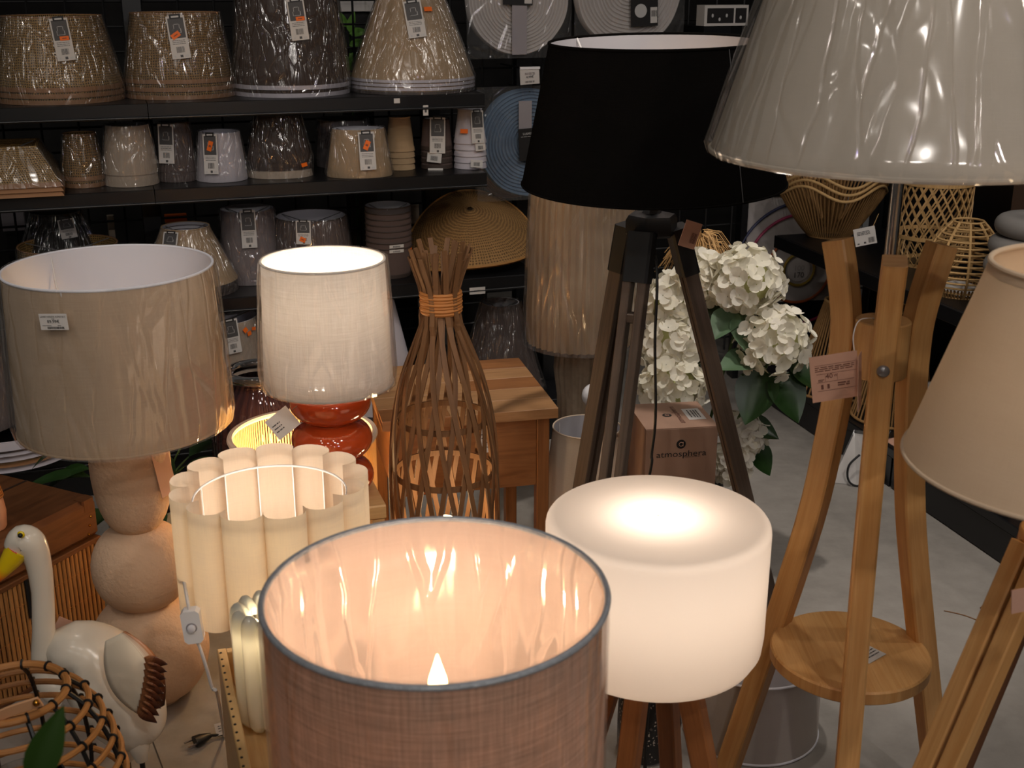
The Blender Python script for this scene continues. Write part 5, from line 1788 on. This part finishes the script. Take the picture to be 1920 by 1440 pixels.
# ================================================================ garden bird
BY = 1.90
M['bird_white'] = plain('glossy_white_enamel', srgb(222, 212, 196), 0.22, 0, 0.10, 7, 0.05, 40, 0.5)
M['bird_bill'] = None
t = NT('yellow_to_orange_bill')
sp = t.n('SeparateXYZ', Vector=t.n('TexCoord').outputs['UV'])
bc = t.ramp(sp.outputs[1], [(0.0, srgb(226, 196, 20)), (0.5, srgb(236, 200, 20)), (0.75, srgb(240, 120, 20)), (1.0, srgb(214, 50, 20))])
M['bird_bill'] = t.done(t.n('BsdfPrincipled', Base__Color=bc, Roughness=0.25).outputs[0])
t = NT('cream_to_brown_feather')
sp = t.n('SeparateXYZ', Vector=t.n('TexCoord').outputs['UV'])
nz = t.noise(t.coord('UV', (30, 4, 1)), 1.0, 3)
ff = t.math('ADD', sp.outputs[0], t.math('MULTIPLY', t.math('SUBTRACT', nz, 0.5), 0.35))
bc = t.ramp(ff, [(0.30, srgb(240, 226, 202)), (0.55, srgb(170, 112, 70)), (0.8, srgb(96, 50, 28)), (1.0, srgb(60, 32, 20))])
M['bird_feather'] = t.done(t.n('BsdfPrincipled', Base__Color=bc, Roughness=0.4).outputs[0])
bc0 = at(190, 1265, BY)
BI = thing('bird_figure', 'white metal bird figure with yellow bill and brown-tipped wings', 'figurine', (bc0.x, bc0.y, 0))
bl = BI.location


def bp(px, py, dy=0.0):
    return at(px, py, BY + dy) - bl


# body: tapered sweep from breast to tail
path = bez([bp(112, 1250, -0.02), bp(140, 1225, -0.01), bp(185, 1250, 0), bp(220, 1300, 0.0), bp(248, 1350, 0.0), bp(262, 1385, 0.0)], 5)
n = len(path)
sc1 = []
for i in range(n):
    u = i / (n - 1)
    sc1.append((max(0.06, math.sin(PI * min(1, 0.04 + 0.86 * u)) ** 0.62),) * 2)
MB().sweep(path, circ(0.078, 24), scale=sc1).obj('body', M['bird_white'], BI, True, 80)
npx = [(28, 1030, 0.020), (42, 1012, 0.026), (58, 1020, 0.026), (72, 1055, 0.0215), (80, 1110, 0.019), (82, 1180, 0.0195), (84, 1240, 0.023), (100, 1275, 0.034), (130, 1290, 0.045)]
P = bez([bp(a, b, -0.03 + 0.002 * i) for i, (a, b, _) in enumerate(npx)], 5)
rs_ = []
for i in range(len(P)):
    u = i / 5
    k = min(int(u), len(npx) - 2)
    rs_.append(npx[k][2] + (npx[k + 1][2] - npx[k][2]) * (u - k))
MB().sweep(P, circ(1.0, 20), scale=rs_).obj('neck', M['bird_white'], BI, True, 80)
b0_, b1_ = bp(34, 1030, -0.035), bp(-14, 1100, -0.05)
mb = MB().sweep([b0_ + (b1_ - b0_) * (i / 6) for i in range(7)], circ(1.0, 14), scale=[0.021, 0.0195, 0.017, 0.0135, 0.010, 0.006, 0.002])
mb.uv = [[(u, v / (b1_ - b0_).length) for (u, v) in f] for f in mb.uv]
mb.obj('bill', M['bird_bill'], BI, True, 80)
e0 = bp(38, 1004, -0.058)
MB().ball(0.0042, e0, 12, 8).obj('eye', M['black_plastic'], BI)
MB().ball(0.0065, e0 + Vector((0, 0.0035, 0)), 14, 8, sy=0.5).obj('eye_ring', M['bird_bill'], BI)


def wing(dy, flip):
    def fn(u, v):
        a = u * PI
        th = (v - 0.5) * 2
        c0 = Vector((215, 1200))
        ax = Vector((70, 135)).normalized()
        pr_ = Vector((-ax.y, ax.x))
        L = 158 * u
        wd = 52 * (math.sin(PI * (0.10 + 0.78 * u)) ** 0.8)
        p2 = c0 + ax * (L - 8) - pr_ * (wd * th) + Vector((4, 0))
        bulge = -0.016 * (1 - th * th) * math.sin(PI * u)
        return bp(p2.x + flip[0], p2.y + flip[1], dy + bulge * (1 if dy < 0 else -1))
    mb = MB().grid(fn, 14, 10)
    mb.uv = [[(max(0, u - 0.62) * 1.3 + max(0, v - 0.62) * 1.7, v) for (u, v) in f] for f in mb.uv]
    wg = mb.obj('wing', M['bird_feather'], BI, True, 80)
    md = wg.modifiers.new('thickness', 'SOLIDIFY')
    md.thickness = 0.003
    for k in range(9):
        f = k / 8
        s0 = Vector((276 - 12 * f * f, 1232 + 92 * f)) + Vector(flip)
        s1 = s0 + Vector((38 - 8 * f, 14 + 18 * f))
        q0, q1 = bp(s0.x - 6, s0.y, dy - 0.012), bp(s1.x, s1.y, dy - 0.010)
        fe = MB()
        leaf(fe, q0, q1 - q0, (0, -1, 0), (q1 - q0).length, 0.022, 0.05, 0, 6, 2)
        fe.uv = [[(0.55 + 0.5 * u, v) for (u, v) in g_] for g_ in fe.uv]
        fo = fe.obj('feather', M['bird_feather'], wg, True, 80)
        md = fo.modifiers.new('thickness', 'SOLIDIFY')
        md.thickness = 0.002


wing(-0.085, (0, 0))
wing(0.085, (-90, 0))
for (px, dy) in ((262, -0.03), (236, 0.05)):
    top, mid = bp(px - 8, 1370, dy), bp(px + 4, 1425, dy)
    MB().sweep([top + Vector((0, 0, 0.02)), (top + mid) / 2, mid], circ(1.0, 14), scale=[0.026, 0.020, 0.011]).obj('thigh', M['bird_white'], BI)
    ft = Vector((mid.x, mid.y, 0.0))
    lg_ = MB().sweep([mid + Vector((0, 0, 0.004)), ft], circ(0.005, 10))
    for a in (-2.3, -1.6, -0.9):
        lg_.sweep([ft + Vector((0, 0, 0.004)), ft + Vector((0.05 * math.cos(a), 0.05 * math.sin(a), 0.004))], circ(0.004, 6))
    lg_.obj('foot', M['black_metal'], BI)
for k in range(3):
    q0, q1 = bp(272 + 4 * k, 1310, 0.0), bp(280 + 7 * k, 1352, 0.0)
    fo = leaf(MB(), q0, q1 - q0, (0, -1, 0), 0.07, 0.016, 0.0).obj('tail_feather', M['bird_white'], BI)
    md = fo.modifiers.new('thickness', 'SOLIDIFY')
    md.thickness = 0.002
o = at(122, 1187, BY + 0.06) - bl
card(BI, o, (0.8, 0.1, -0.45), (0.4, 0.1, 0.9), 0.045, 0.055, M['pink_card'], barcode(0.5, 0.8, 0.6, 0.85, M['brown_print'], 8) + [(0.6, 0.9, 0.2, 0.3, M['black_print'])], label='pale rose hang tag')

# ================================================================ raffia-wrapped vase at the left edge
VA = thing('pink_vase', 'slim pinkish vase wrapped with raffia standing on the trunk', 'vase', (-1.115, 2.36, 0.3733))
M['pinkish'] = plain('pink_clay', srgb(202, 150, 122), 0.4, 0, 0.08)
MB().lathe([(0.024, 0), (0.027, 0.005), (0.03, 0.04), (0.024, 0.09), (0.018, 0.13), (0.013, 0.17), (0.012, 0.20), (0.016, 0.212)], 32, capb=True).obj('body', M['pinkish'], VA)
mb = MB()
for k in range(6):
    mb.torus(0.0262 - 0.001 * k, 0.003, 0.075 + k * 0.0055, 28, 6)
mb.obj('raffia_wrap', M['tie'], VA)

# ================================================================ rattan lantern
RL = thing('rattan_lantern', 'rattan ring lantern with black bindings and leather handle', 'lantern', (0, 0, 0))
q = at(18, 1300, 1.5)
RL.location = (q.x, q.y, 0)
zr = q.z
M['rattan_pole'] = wood('honey_rattan', srgb(172, 112, 58), srgb(194, 134, 76), srgb(150, 94, 46), 6, 120, 0.4, False)
PRF = [(0.078, zr), (0.105, zr - 0.028), (0.122, zr - 0.058), (0.134, zr - 0.09), (0.142, zr - 0.122), (0.146, zr - 0.156), (0.147, zr - 0.19), (0.144, zr - 0.224), (0.138, zr - 0.258), (0.128, zr - 0.29), (0.115, zr - 0.32), (0.098, zr - 0.348)]
for k, (r_, z_) in enumerate(PRF):
    MB().torus(r_, 0.0047 if k else 0.0058, z_, 64, 8).obj('rattan_ring', M['rattan_pole'], RL)
for k in range(12):
    a = 2 * PI * k / 12 + 0.15
    pts = [((r_ - 0.004) * math.cos(a), (r_ - 0.004) * math.sin(a), z_) for r_, z_ in PRF]
    rb = MB().sweep(pts, circ(0.0035, 6)).obj('binding_rod', M['black_plastic'], RL)
    mb = MB()
    for (r_, z_) in PRF:
        cpt = Vector((r_ * math.cos(a), r_ * math.sin(a), z_))
        tx = Vector((-math.sin(a), math.cos(a), 0))
        on_ = Vector((math.cos(a), math.sin(a), 0))
        mb.sweep([cpt + (on_ * math.cos(g_) + Vector((0, 0, 1)) * math.sin(g_)) * 0.0066 for g_ in [2 * PI * i / 10 for i in range(10)]], circ(0.002, 5), closed=True, up=tuple(tx))
    mb.obj('knots', M['black_plastic'], rb)
MB().lathe([(0.098, zr - 0.352), (0.098, zr - 0.345), (0.002, zr - 0.344)], 40, capb=True).obj('bottom', M['rattan_pole'], RL)
for k in range(3):
    a = 0.5 + k * 2 * PI / 3
    MB().sweep([(0.095 * math.cos(a), 0.095 * math.sin(a), zr - 0.35), (0.11 * math.cos(a), 0.11 * math.sin(a), 0)], circ(0.007, 8)).obj('leg', M['rattan_pole'], RL)
M['clear_glass'] = glass('clear_glass', srgb(225, 228, 226), 0.02, 0.95)
MB().lathe([(0.05, zr - 0.34), (0.06, zr - 0.338), (0.06, zr - 0.15), (0.057, zr - 0.15)], 40).obj('glass_cup', M['clear_glass'], RL)
M['leather'] = plain('natural_leather', srgb(220, 166, 122), 0.6, 0, 0.06, 30)
h0, h1 = at(76, 1315, 1.43) - RL.location, at(-40, 1362, 1.43) - RL.location
hd = MB().sweep(bez([h0, (h0 + h1) / 2 + Vector((0, 0, 0.004)), h1], 6), rect(0.004, 0.017, 0.001), up=(0.2, -0.2, 1)).obj('handle', M['leather'], RL, False)
MB().ball(0.005, at(68, 1318, 1.424) - RL.location, 12, 8).obj('rivet', M['brass'], hd)

# ================================================================ plants
pl_c = Vector((-0.93, 2.80, 0))
PL = thing('potted_plant', 'dark green leafy plant in a pale pot behind the beige drum lamp', 'plant', pl_c)
M['pot_grey'] = plain('pale_grey_pot', srgb(150, 152, 148), 0.5)
MB().lathe([(0.06, 0.0), (0.075, 0.005), (0.095, 0.2), (0.1, 0.23), (0.093, 0.232), (0.085, 0.2)], 40, capb=True).obj('pot', M['pot_grey'], PL)
MB().lathe([(0.002, 0.195), (0.088, 0.195)], 32).obj('soil', M['dark_cloth'], PL)
rr_ = random.Random(17)
for k in range(16):
    a = rr_.uniform(0, 2 * PI)
    el = rr_.uniform(0.3, 1.2)
    hgt = rr_.uniform(0.26, 0.42)
    b = Vector((0.03 * math.cos(a), 0.03 * math.sin(a), 0.19))
    tip = Vector((0.12 * math.cos(a), 0.12 * math.sin(a), hgt))
    st = MB().sweep(bez([b, (b + tip) / 2 + Vector((0, 0, 0.03)), tip], 4), circ(0.0025, 5)).obj('stalk', M['stem_green'], PL)
    leaf(MB(), tip, (math.cos(a), math.sin(a), rr_.uniform(-0.4, 0.5)), (0, 0, 1), rr_.uniform(0.10, 0.17), rr_.uniform(0.05, 0.08), 0.35).obj('leaf', M['leaf_dark'], st)

q = at(75, 1440, 0.95)
FG = thing('blade_leaf_plant', 'blurred green leaf tip at the bottom left corner', 'plant', (q.x, q.y - 0.02, 0))
tp, ba = at(118, 1325, 0.95) - FG.location, at(60, 1470, 0.93) - FG.location
M['leaf_mid'] = plain('mid_green_leaf', srgb(40, 66, 16), 0.4, 0, 0.2, 10)
lf = leaf(MB(), ba, tp - ba, (0.2, -1, 0.3), (tp - ba).length, 0.032, 0.06).obj('leaf', M['leaf_mid'], FG)
MB().sweep(bez([Vector((0, 0, 0.2)), ba * 0.6 + Vector((0, 0, 0.18)), ba], 5), circ(0.004, 6)).obj('stem', M['leaf_mid'], FG)
MB().lathe([(0.05, 0), (0.06, 0.005), (0.075, 0.18), (0.07, 0.182), (0.065, 0.16), (0.004, 0.158)], 32, capb=True).obj('pot', M['pot_grey'], FG)
MB().sweep([(0, 0, 0.158), (0, 0, 0.2)], circ(0.004, 6)).obj('stalk', M['leaf_mid'], FG)
q = at(820, 1440, 0.8)
# second blurred tip just below the rim of the drum lamp is left out of frame

# ================================================================ cords, plug, switch
sw0 = at(361, 1172, 1.66)
SWT = thing('cord_switch', 'white inline cord switch hanging beside the scalloped shade', 'switch', sw0)
fr3 = frame((0, 0, 0), (1, 0.1, 0.08), (-0.12, 0.0, 1))
MB().box(-0.0145, 0.0145, -0.028, 0.028, -0.009, 0.009, 0, 0.005).xf(fr3).obj('body', M['white_plastic'], SWT, True, 30)
MB().lathe([(0.0066, 0.008), (0.0062, 0.014), (0.004, 0.015), (0.0002, 0.015)], 20).xf(fr3).obj('button', M['lining_white'], SWT)
MB().lathe([(0.0085, 0.009), (0.008, 0.0105), (0.0068, 0.0105)], 24).xf(fr3).obj('button_ring', M['strap_grey'], SWT)
MB().sweep(bez([Vector((0.004, 0, -0.027)), at(375, 1215, 1.66) - sw0, at(388, 1255, 1.66) - sw0, at(398, 1290, 1.66) - sw0, at(408, 1304, 1.68) - sw0, onz(420, 1380, 0.003) - sw0], 6), circ(0.0028, 8)).obj('lower_cord', M['cord_white'], SWT)
MB().sweep(bez([Vector((-0.003, 0, 0.027)), at(350, 1118, 1.67) - sw0, at(343, 1075, 1.74) - sw0, at(338, 1030, 1.80) - sw0, at(345, 1000, 1.92) - sw0, Vector((-0.393, 1.8, SCB + 0.02)) - sw0 + Vector((0, 0.17, 0))], 6), circ(0.0028, 8)).obj('upper_cord', M['cord_white'], SWT)
pg = onz(372, 1388, 0.012)
PG = thing('power_plug', 'black two-pin power plug lying on the concrete floor', 'plug', pg)
dd = (onz(352, 1392, 0.012) - onz(400, 1372, 0.012)).normalized()
MB().sweep([dd * -0.028, dd * -0.02, dd * -0.006, dd * 0.008], circ(1.0, 14), scale=[(0.005, 0.005), (0.008, 0.007), (0.014, 0.010), (0.015, 0.0105)]).obj('body', M['black_plastic'], PG)
sd = Vector((-dd.y, dd.x, 0))
for k in (-1, 1):
    MB().sweep([dd * 0.008 + sd * 0.009 * k, dd * 0.027 + sd * 0.009 * k], circ(0.002, 8)).obj('pin', M['chrome'], PG)
MB().sweep(bez([dd * -0.026, dd * -0.06 + sd * 0.004 + Vector((0, 0, -0.008)), dd * -0.10 + Vector((0, 0.01, -0.009)), dd * -0.2 + Vector((0, 0.02, -0.009))], 5), circ(0.003, 6)).obj('cord', M['cord_black'], PG)
card(PG, dd * -0.055 + Vector((0, 0, 0.004)), (0.9, 0.3, 0.1), (-0.2, 0.7, 0.6), 0.03, 0.026, M['white_card'], textlines(0.2, 0.8, (0.3, 0.5, 0.7), 0.06, M['grey_print'], 2), name='paper_tag', label='white paper cord tag')

# floor litter
for k, (a, b, lb) in enumerate((((1770, 1145), (1840, 1166), 'longer thin brown stalk lying on the concrete floor'), ((1838, 1140), (1852, 1132), 'short thin brown stalk lying on the concrete floor'))):
    p0, p1 = onz(*a, 0.0015), onz(*b, 0.0015)
    pm = (p0 + p1) / 2 + Vector((0.004, 0.006, 0))
    tag(MB().sweep(bez([p0, pm, p1], 4), circ(0.0014, 5)).obj('dry_stalk', M['cane']), lb, 'litter')

# ================================================================ right shelving goods
M['rope'] = plain('twisted_jute', srgb(150, 112, 66), 0.8, 0, 0.25, 80, 0.6, 300)
M['rope_pale'] = plain('pale_twine', srgb(196, 158, 104), 0.75, 0, 0.2, 80, 0.5, 300)


def rope_flare(label, px, pyb, pyt, wt, wb_, d, zs, waves=4, wamp=0.02, nrib=64, n=1, grp=None, flip=False):
    c = hray(px, pyb, d)
    Y = c.y
    Rb_, Rt_ = plen(wb_ / 2, px, pyb, Y), plen(wt / 2, px, pyt, Y)
    H_ = at(px, pyt, Y).z - zs
    for q in range(n):
        z0 = zs + 0.004 + q * 0.022
        o = thing('rope_pendant', label if n == 1 else ['lowest', 'middle', 'topmost'][q] + ' ' + label, 'pendant', (c.x, c.y, z0), 0.4 + q * 0.05, grp)
        mb = MB()
        for k in range(nrib):
            a = 2 * PI * k / nrib
            zt_ = H_ + wamp * math.sin(waves * a)
            pts = []
            for i in range(7):
                t = i / 6
                r_ = Rb_ + (Rt_ - Rb_) * (t ** 0.85)
                pts.append((r_ * math.cos(a), r_ * math.sin(a), zt_ * t))
            mb.sweep(pts, circ(0.0028, 5), caps=False)
        s_ = mb.obj('rope_ribs', M['rope'], o)
        s_['kind'] = 'stuff'
        m2 = 96
        MB().sweep([(Rt_ * math.cos(2 * PI * i / m2), Rt_ * math.sin(2 * PI * i / m2), H_ + wamp * math.sin(waves * 2 * PI * i / m2)) for i in range(m2)], circ(0.005, 8), closed=True, up=(0, 0, 1)).obj('rim', M['rope_pale'], o)
        MB().torus(Rb_, 0.005, 0.002, 48, 8).obj('base_ring', M['rope'], o)
    return o


o = rope_flare('wavy-edged jute rope pendant of the stack under the wrapped shade', 1552, 455, 352, 196, 78, 0.17, Z1R, 4, 0.022, 72, 3, 'stacked wavy rope pendants')
c = hray(1475, 365, 0.02)
tg = card(o, Matrix.Rotation(-o.rotation_euler[2], 4, 'Z') @ (c - o.location), (0.8, -0.3, 0.5), (-0.5, 0.1, 0.8), 0.035, 0.06, M['pink_card'], [], label='pale rose hang tag')
c = hray(1622, 443, -0.02)
card(right, right.matrix_basis.inverted() @ c, (0, 0, 1), (0, 0, 1), 0.001, 0.001, M['white_card'], [], name='rail_clip') if False else None
tc2 = thing('price_card', 'white price card hanging in front of the wavy rope pendants', 'label', c)
card(tc2, Vector((0, 0, 0)), (1, -0.15, 0.25), (-0.25, 0, 1), 0.064, 0.055, M['white_card'], textlines(0.15, 0.75, (0.6, 0.68, 0.76), 0.04, M['grey_print'], 5) + barcode(0.62, 0.92, 0.1, 0.4, M['grey_print'], 10) + [(0.1, 0.2, 0.1, 0.16, M['grey_print']), (0.4, 0.5, 0.1, 0.2, M['grey_print'])], name='card')
MB().sweep([(0.02, 0, 0.026), (0.05, 0.05, 0.06)], circ(0.0008, 5)).obj('string', M['rope_pale'], tc2)

# lattice bamboo cylinder
c = hray(1738, 505, 0.25)
Rl = plen(66, 1738, 500, c.y)
Hl = at(1738, 318, c.y).z - Z1R
LL = thing('bamboo_cylinder', 'bamboo lattice cylinder pendant behind the bamboo lamp top', 'pendant', (c.x, c.y, Z1R + 0.001))


def lrad(t):
    return Rl * (0.78 + 0.22 * min(1, t / 0.3) ** 0.6)


M['bamboo_strip'] = wood('split_bamboo', srgb(190, 148, 92), srgb(212, 172, 116), srgb(166, 122, 70), 5, 100, 0.5, False)
for dr in (-1, 1):
    mb = MB()
    for k in range(24):
        ph = 2 * PI * k / 24
        pts = []
        for i in range(13):
            t = i / 12
            a = ph + dr * t * 1.5
            r_ = lrad(t) + 0.001 * dr
            pts.append((r_ * math.cos(a), r_ * math.sin(a), Hl * t))
        mb.sweep(pts, rect(0.005, 0.002), caps=False)
    s_ = mb.obj('lattice_strips', M['bamboo_strip'], LL, False)
    s_['kind'] = 'stuff'
for t in (0.0, 0.30, 0.86, 1.0):
    z_ = Hl * t
    r_ = lrad(t) + 0.004
    MB().lathe([(r_, z_), (r_, z_ + 0.012), (r_ - 0.002, z_ + 0.012), (r_ - 0.002, z_)], 48, closed=True).obj('hoop', M['bamboo_strip'], LL)

# rope dome cage
c = hray(1800, 548, 0.12)
Rdm = plen(72, 1800, 520, c.y)
Hd = at(1800, 415, c.y).z - Z1R
LD = thing('rope_dome', 'domed twine cage pendant between the lattice cylinder and grey vase', 'pendant', (c.x, c.y, Z1R + 0.001))


def drad(t):
    return Rdm * (0.72 + 0.28 * min(1, t / 0.25)) if t < 0.35 else Rdm * (1 - 0.62 * ((t - 0.35) / 0.65) ** 2.0)


for k in range(14):
    t = k / 13
    MB().torus(drad(t), 0.0032, Hd * t, 48, 6).obj('twine_ring', M['rope_pale'], LD)
for k in range(9):
    a = 2 * PI * k / 9 + 0.3
    MB().sweep([(drad(i / 12) * math.cos(a), drad(i / 12) * math.sin(a), Hd * i / 12) for i in range(13)], circ(0.004, 6)).obj('upright', M['rope_pale'], LD)
mb = MB()
for k in range(60):
    a = 2 * PI * k / 60
    mb.sweep([(drad(0) * math.cos(a), drad(0) * math.sin(a), 0), (drad(0.12) * math.cos(a), drad(0.12) * math.sin(a), Hd * 0.12)], circ(0.0032, 5), caps=False)
s_ = mb.obj('twine_base', M['rope'], LD)
s_['kind'] = 'stuff'
MB().lathe([(0.001, 0), (Rdm * 0.5, 0.0)], 12).xf(Matrix.Translation((0, 0, 0.012)) @ Matrix.Rotation(0.2, 4, 'X')).obj('paper_sheet', M['white_card'], LD, False)

# grey ringed vase
c = hray(1926, 600, 0.13)
Rv = plen(92, 1926, 480, c.y)
Hv = at(1926, 405, c.y).z - Z1R
LV = thing('ringed_vase', 'matt grey vase of stacked rounded rings at the right edge', 'vase', (c.x, c.y, Z1R + 0.001))
M['matt_grey'] = plain('matt_grey_ceramic', srgb(128, 124, 120), 0.75, 0, 0.06)
nr = 5
pr = [(Rv * 0.6, 0.0)]
for k in range(nr):
    z0, z1 = Hv * k / nr, Hv * (k + 1) / nr
    rk = Rv * (0.86 + 0.14 * math.sin(PI * (k + 0.8) / nr))
    for i in range(8):
        a = -PI / 2 + PI * (i + 0.5) / 8
        pr.append((rk - (z1 - z0) * 0.5 + (z1 - z0) * 0.5 * math.cos(a), (z0 + z1) / 2 + (z1 - z0) * 0.5 * math.sin(a)))
pr += [(Rv * 0.42, Hv), (Rv * 0.38, Hv - 0.005), (Rv * 0.36, Hv - 0.06)]
MB().lathe(pr, 56, capb=True).obj('body', M['matt_grey'], LV, True, 70)

# brown carton at the far right of that shelf
c = hray(1915, 360, 0.4)
cb = thing('brown_carton', 'brown carton at the back of the right shelf behind the vase', 'box', (c.x + 0.03, c.y, Z1R + 0.001), HA)
M['brown_carton'] = plain('brown_cardboard', srgb(96, 74, 60), 0.8)
MB().box(-0.02, 0.25, -0.05, 0.05, 0, at(1915, 340, c.y).z - Z1R, 0, 0.002).obj('body', M['brown_carton'], cb, False)

# rope cones on the lower shelf
rope_flare('tall jute rope cone pendant on the lower shelf, left of the bamboo hub', 1560, 770, 565, 60, 168, 0.13, Z0R, 0, 0.0, 54)
rope_flare('jute rope cone pendant on the lower shelf, behind the bamboo hub', 1672, 790, 580, 70, 150, 0.16, Z0R, 0, 0.0, 44)

# panel with coloured concentric rings (boxed hanging lamp)
pc_ = at(1497, 505, 4.55)
RP = thing('ring_print_panel', 'grey display panel with concentric coloured rings behind the hydrangeas', 'panel', (pc_.x, pc_.y, 0), rad(10))
M['panel_grey'] = plain('panel_grey', srgb(168, 162, 160), 0.7)
M['panel_light'] = plain('panel_light_grey', srgb(196, 190, 188), 0.7)
hp = plen(150, 1497, 500, 4.55)
zc = pc_.z
MB().box(-hp * 0.72, hp * 0.8, 0, 0.04, 0.3, zc + hp * 0.92, 0, 0.003).obj('board', M['panel_grey'], RP, False)
MB().box(-hp * 0.80, -hp * 0.72, -0.01, 0.05, 0.0, zc + hp * 1.05).obj('frame_side', M['shelf_black'], RP, False)
MB().box(-hp * 0.80, hp * 0.85, -0.01, 0.05, zc + hp * 0.93, zc + hp * 1.05).obj('frame_top', M['shelf_black'], RP, False)
MB().box(-hp * 0.5, hp * 0.5, 0.005, 0.035, 0, 0.299).obj('stand', M['shelf_black'], RP, False)
for (k, mt, cc_) in ((0.85, 'ring_blue', srgb(34, 40, 76)), (0.70, 'ring_pink', srgb(150, 40, 80)), (0.42, 'ring_orange', srgb(168, 86, 40)), (0.20, 'ring_yellow', srgb(150, 124, 40))):
    M[mt] = plain(mt, cc_, 0.5)
    MB().torus(hp * k, 0.0055, 0, 72, 8).xf(Matrix.Translation((0, -0.006, zc)) @ Matrix.Rotation(PI / 2, 4, 'X')).obj('coloured_ring', M[mt], RP)
MB().lathe([(0.0002, 0), (hp * 0.15, 0)], 32).xf(frame((0, -0.004, zc), (1, 0, 0), (0, 0, 1))).obj('price_disc', M['panel_light'], RP, False)
put_text(RP, '100', 0.03, (0, -0.006, zc + 0.005), (1, 0, 0), (0, 0, 1), M['panel_grey'])
put_text(RP, '170', 0.03, (0, -0.006, zc - 0.022), (1, 0, 0), (0, 0, 1), M['grey_print'])

# polythene bag with cable and leaflet on the floor
q = onz(1600, 905, 0.0)
BG = thing('leaflet_bag', 'white leaflet in clear bag with black cable leaning on the right plinth', 'bag', (q.x, q.y, 0))
fl_ = MB()
pts = [at(1557, 918, q.y), at(1603, 938, q.y - 0.02), at(1640, 925, q.y - 0.01), at(1655, 870, q.y + 0.04), at(1648, 820, q.y + 0.05), at(1602, 812, q.y + 0.06), at(1580, 860, q.y + 0.03)]
pts = [p_ - BG.location for p_ in pts]
pts = [Vector((p_.x, p_.y, max(0.001, p_.z))) for p_ in pts]
fl_.poly(pts)
lo_ = fl_.obj('leaflet', M['white_card'], BG, False)
md = lo_.modifiers.new('thickness', 'SOLIDIFY')
md.thickness = 0.002
cen = sum(pts, Vector()) / len(pts)
f2 = MB().poly([cen + (p_ - cen) * 1.12 + Vector((0, -0.006, 0.002)) for p_ in pts])
f2.obj('clear_bag', M['cellophane_light'], BG, False)
cb_ = [at(1610, 850, q.y), at(1590, 870, q.y - 0.01), at(1588, 895, q.y - 0.015), at(1600, 915, q.y - 0.02), at(1625, 925, q.y - 0.02), at(1650, 900, q.y), at(1652, 840, q.y + 0.03), at(1668, 805, q.y + 0.05)]
MB().sweep(bez([Vector((p_.x, p_.y - 0.012, max(0.004, p_.z))) - BG.location for p_ in cb_], 5), circ(0.0035, 8)).obj('cable', M['cord_black'], BG)

# pink carton on the lower right shelf
c = hray(1890, 990, 0.03)
cb = thing('pink_carton', 'pinkish carton on the lower right shelf below the sand shade', 'box', (c.x + 0.03, c.y + 0.02, Z0R + 0.001), HA)
MB().box(-0.03, 0.25, 0.0, 0.14, 0, 0.12, 0, 0.002).obj('body', M['carton'], cb, False)

# black glitter bag behind the pool lamp legs
q = onz(1212, 1405, 0.0)
GB = thing('glitter_bag', 'black glittery bag with twine handle behind the pool lamp legs', 'bag', (q.x, q.y, 0))
t = NT('black_glitter')
vz = t.n('TexVoronoi', Vector=t.coord('Object'), Scale=260.0)
gl_ = t.ramp(t.n('SeparateColor', Color=vz.outputs['Color']).outputs[0], [(0.9, srgb(20, 18, 17)), (0.93, srgb(150, 140, 130))])
M['glitter'] = t.done(t.n('BsdfPrincipled', Base__Color=gl_, Roughness=0.3).outputs[0])
MB().lathe([(0.05, 0.0), (0.06, 0.01), (0.065, 0.07), (0.058, 0.13), (0.05, 0.15)], 40, rf=lambda a, z, r: r * (1 + 0.06 * math.sin(3 * a + z * 30)), capb=True).obj('body', M['glitter'], GB)
MB().sweep(bez([Vector((-0.05, 0, 0.145)), Vector((-0.03, -0.03, 0.19)), Vector((0.03, -0.03, 0.2)), Vector((0.05, 0, 0.145))], 8), circ(0.0025, 6)).obj('handle', M['cord_white'], GB)

# twisted white cord bundle and card on the lower right shelf
c = hray(1738, 722, 0.12)
CB = thing('cord_bundle', 'bundle of twisted white cord on the lower right shelf', 'cord', (c.x, c.y, Z0R + 0.001))
rr_ = random.Random(4)
for k in range(9):
    mb = MB().torus(0.055 + rr_.uniform(-0.012, 0.012), 0.007, 0, 32, 6)
    mb.xf(Matrix.Translation((rr_.uniform(-.01, .01), rr_.uniform(-.01, .01), 0.03 + 0.017 * k)) @ Matrix.Rotation(rr_.uniform(-0.35, 0.35), 4, 'X') @ Matrix.Rotation(rr_.uniform(-0.35, 0.35), 4, 'Y')).obj('coil', M['cord_white'], CB)
c = hray(1684, 812, 0.04)
PK = thing('pink_leaflet', 'small pink card lying on the lower right shelf edge', 'card', (c.x, c.y, Z0R + 0.001), HA)
MB().box(-0.04, 0.04, -0.025, 0.025, 0, 0.0015).obj('card', M['pink_card'], PK, False)
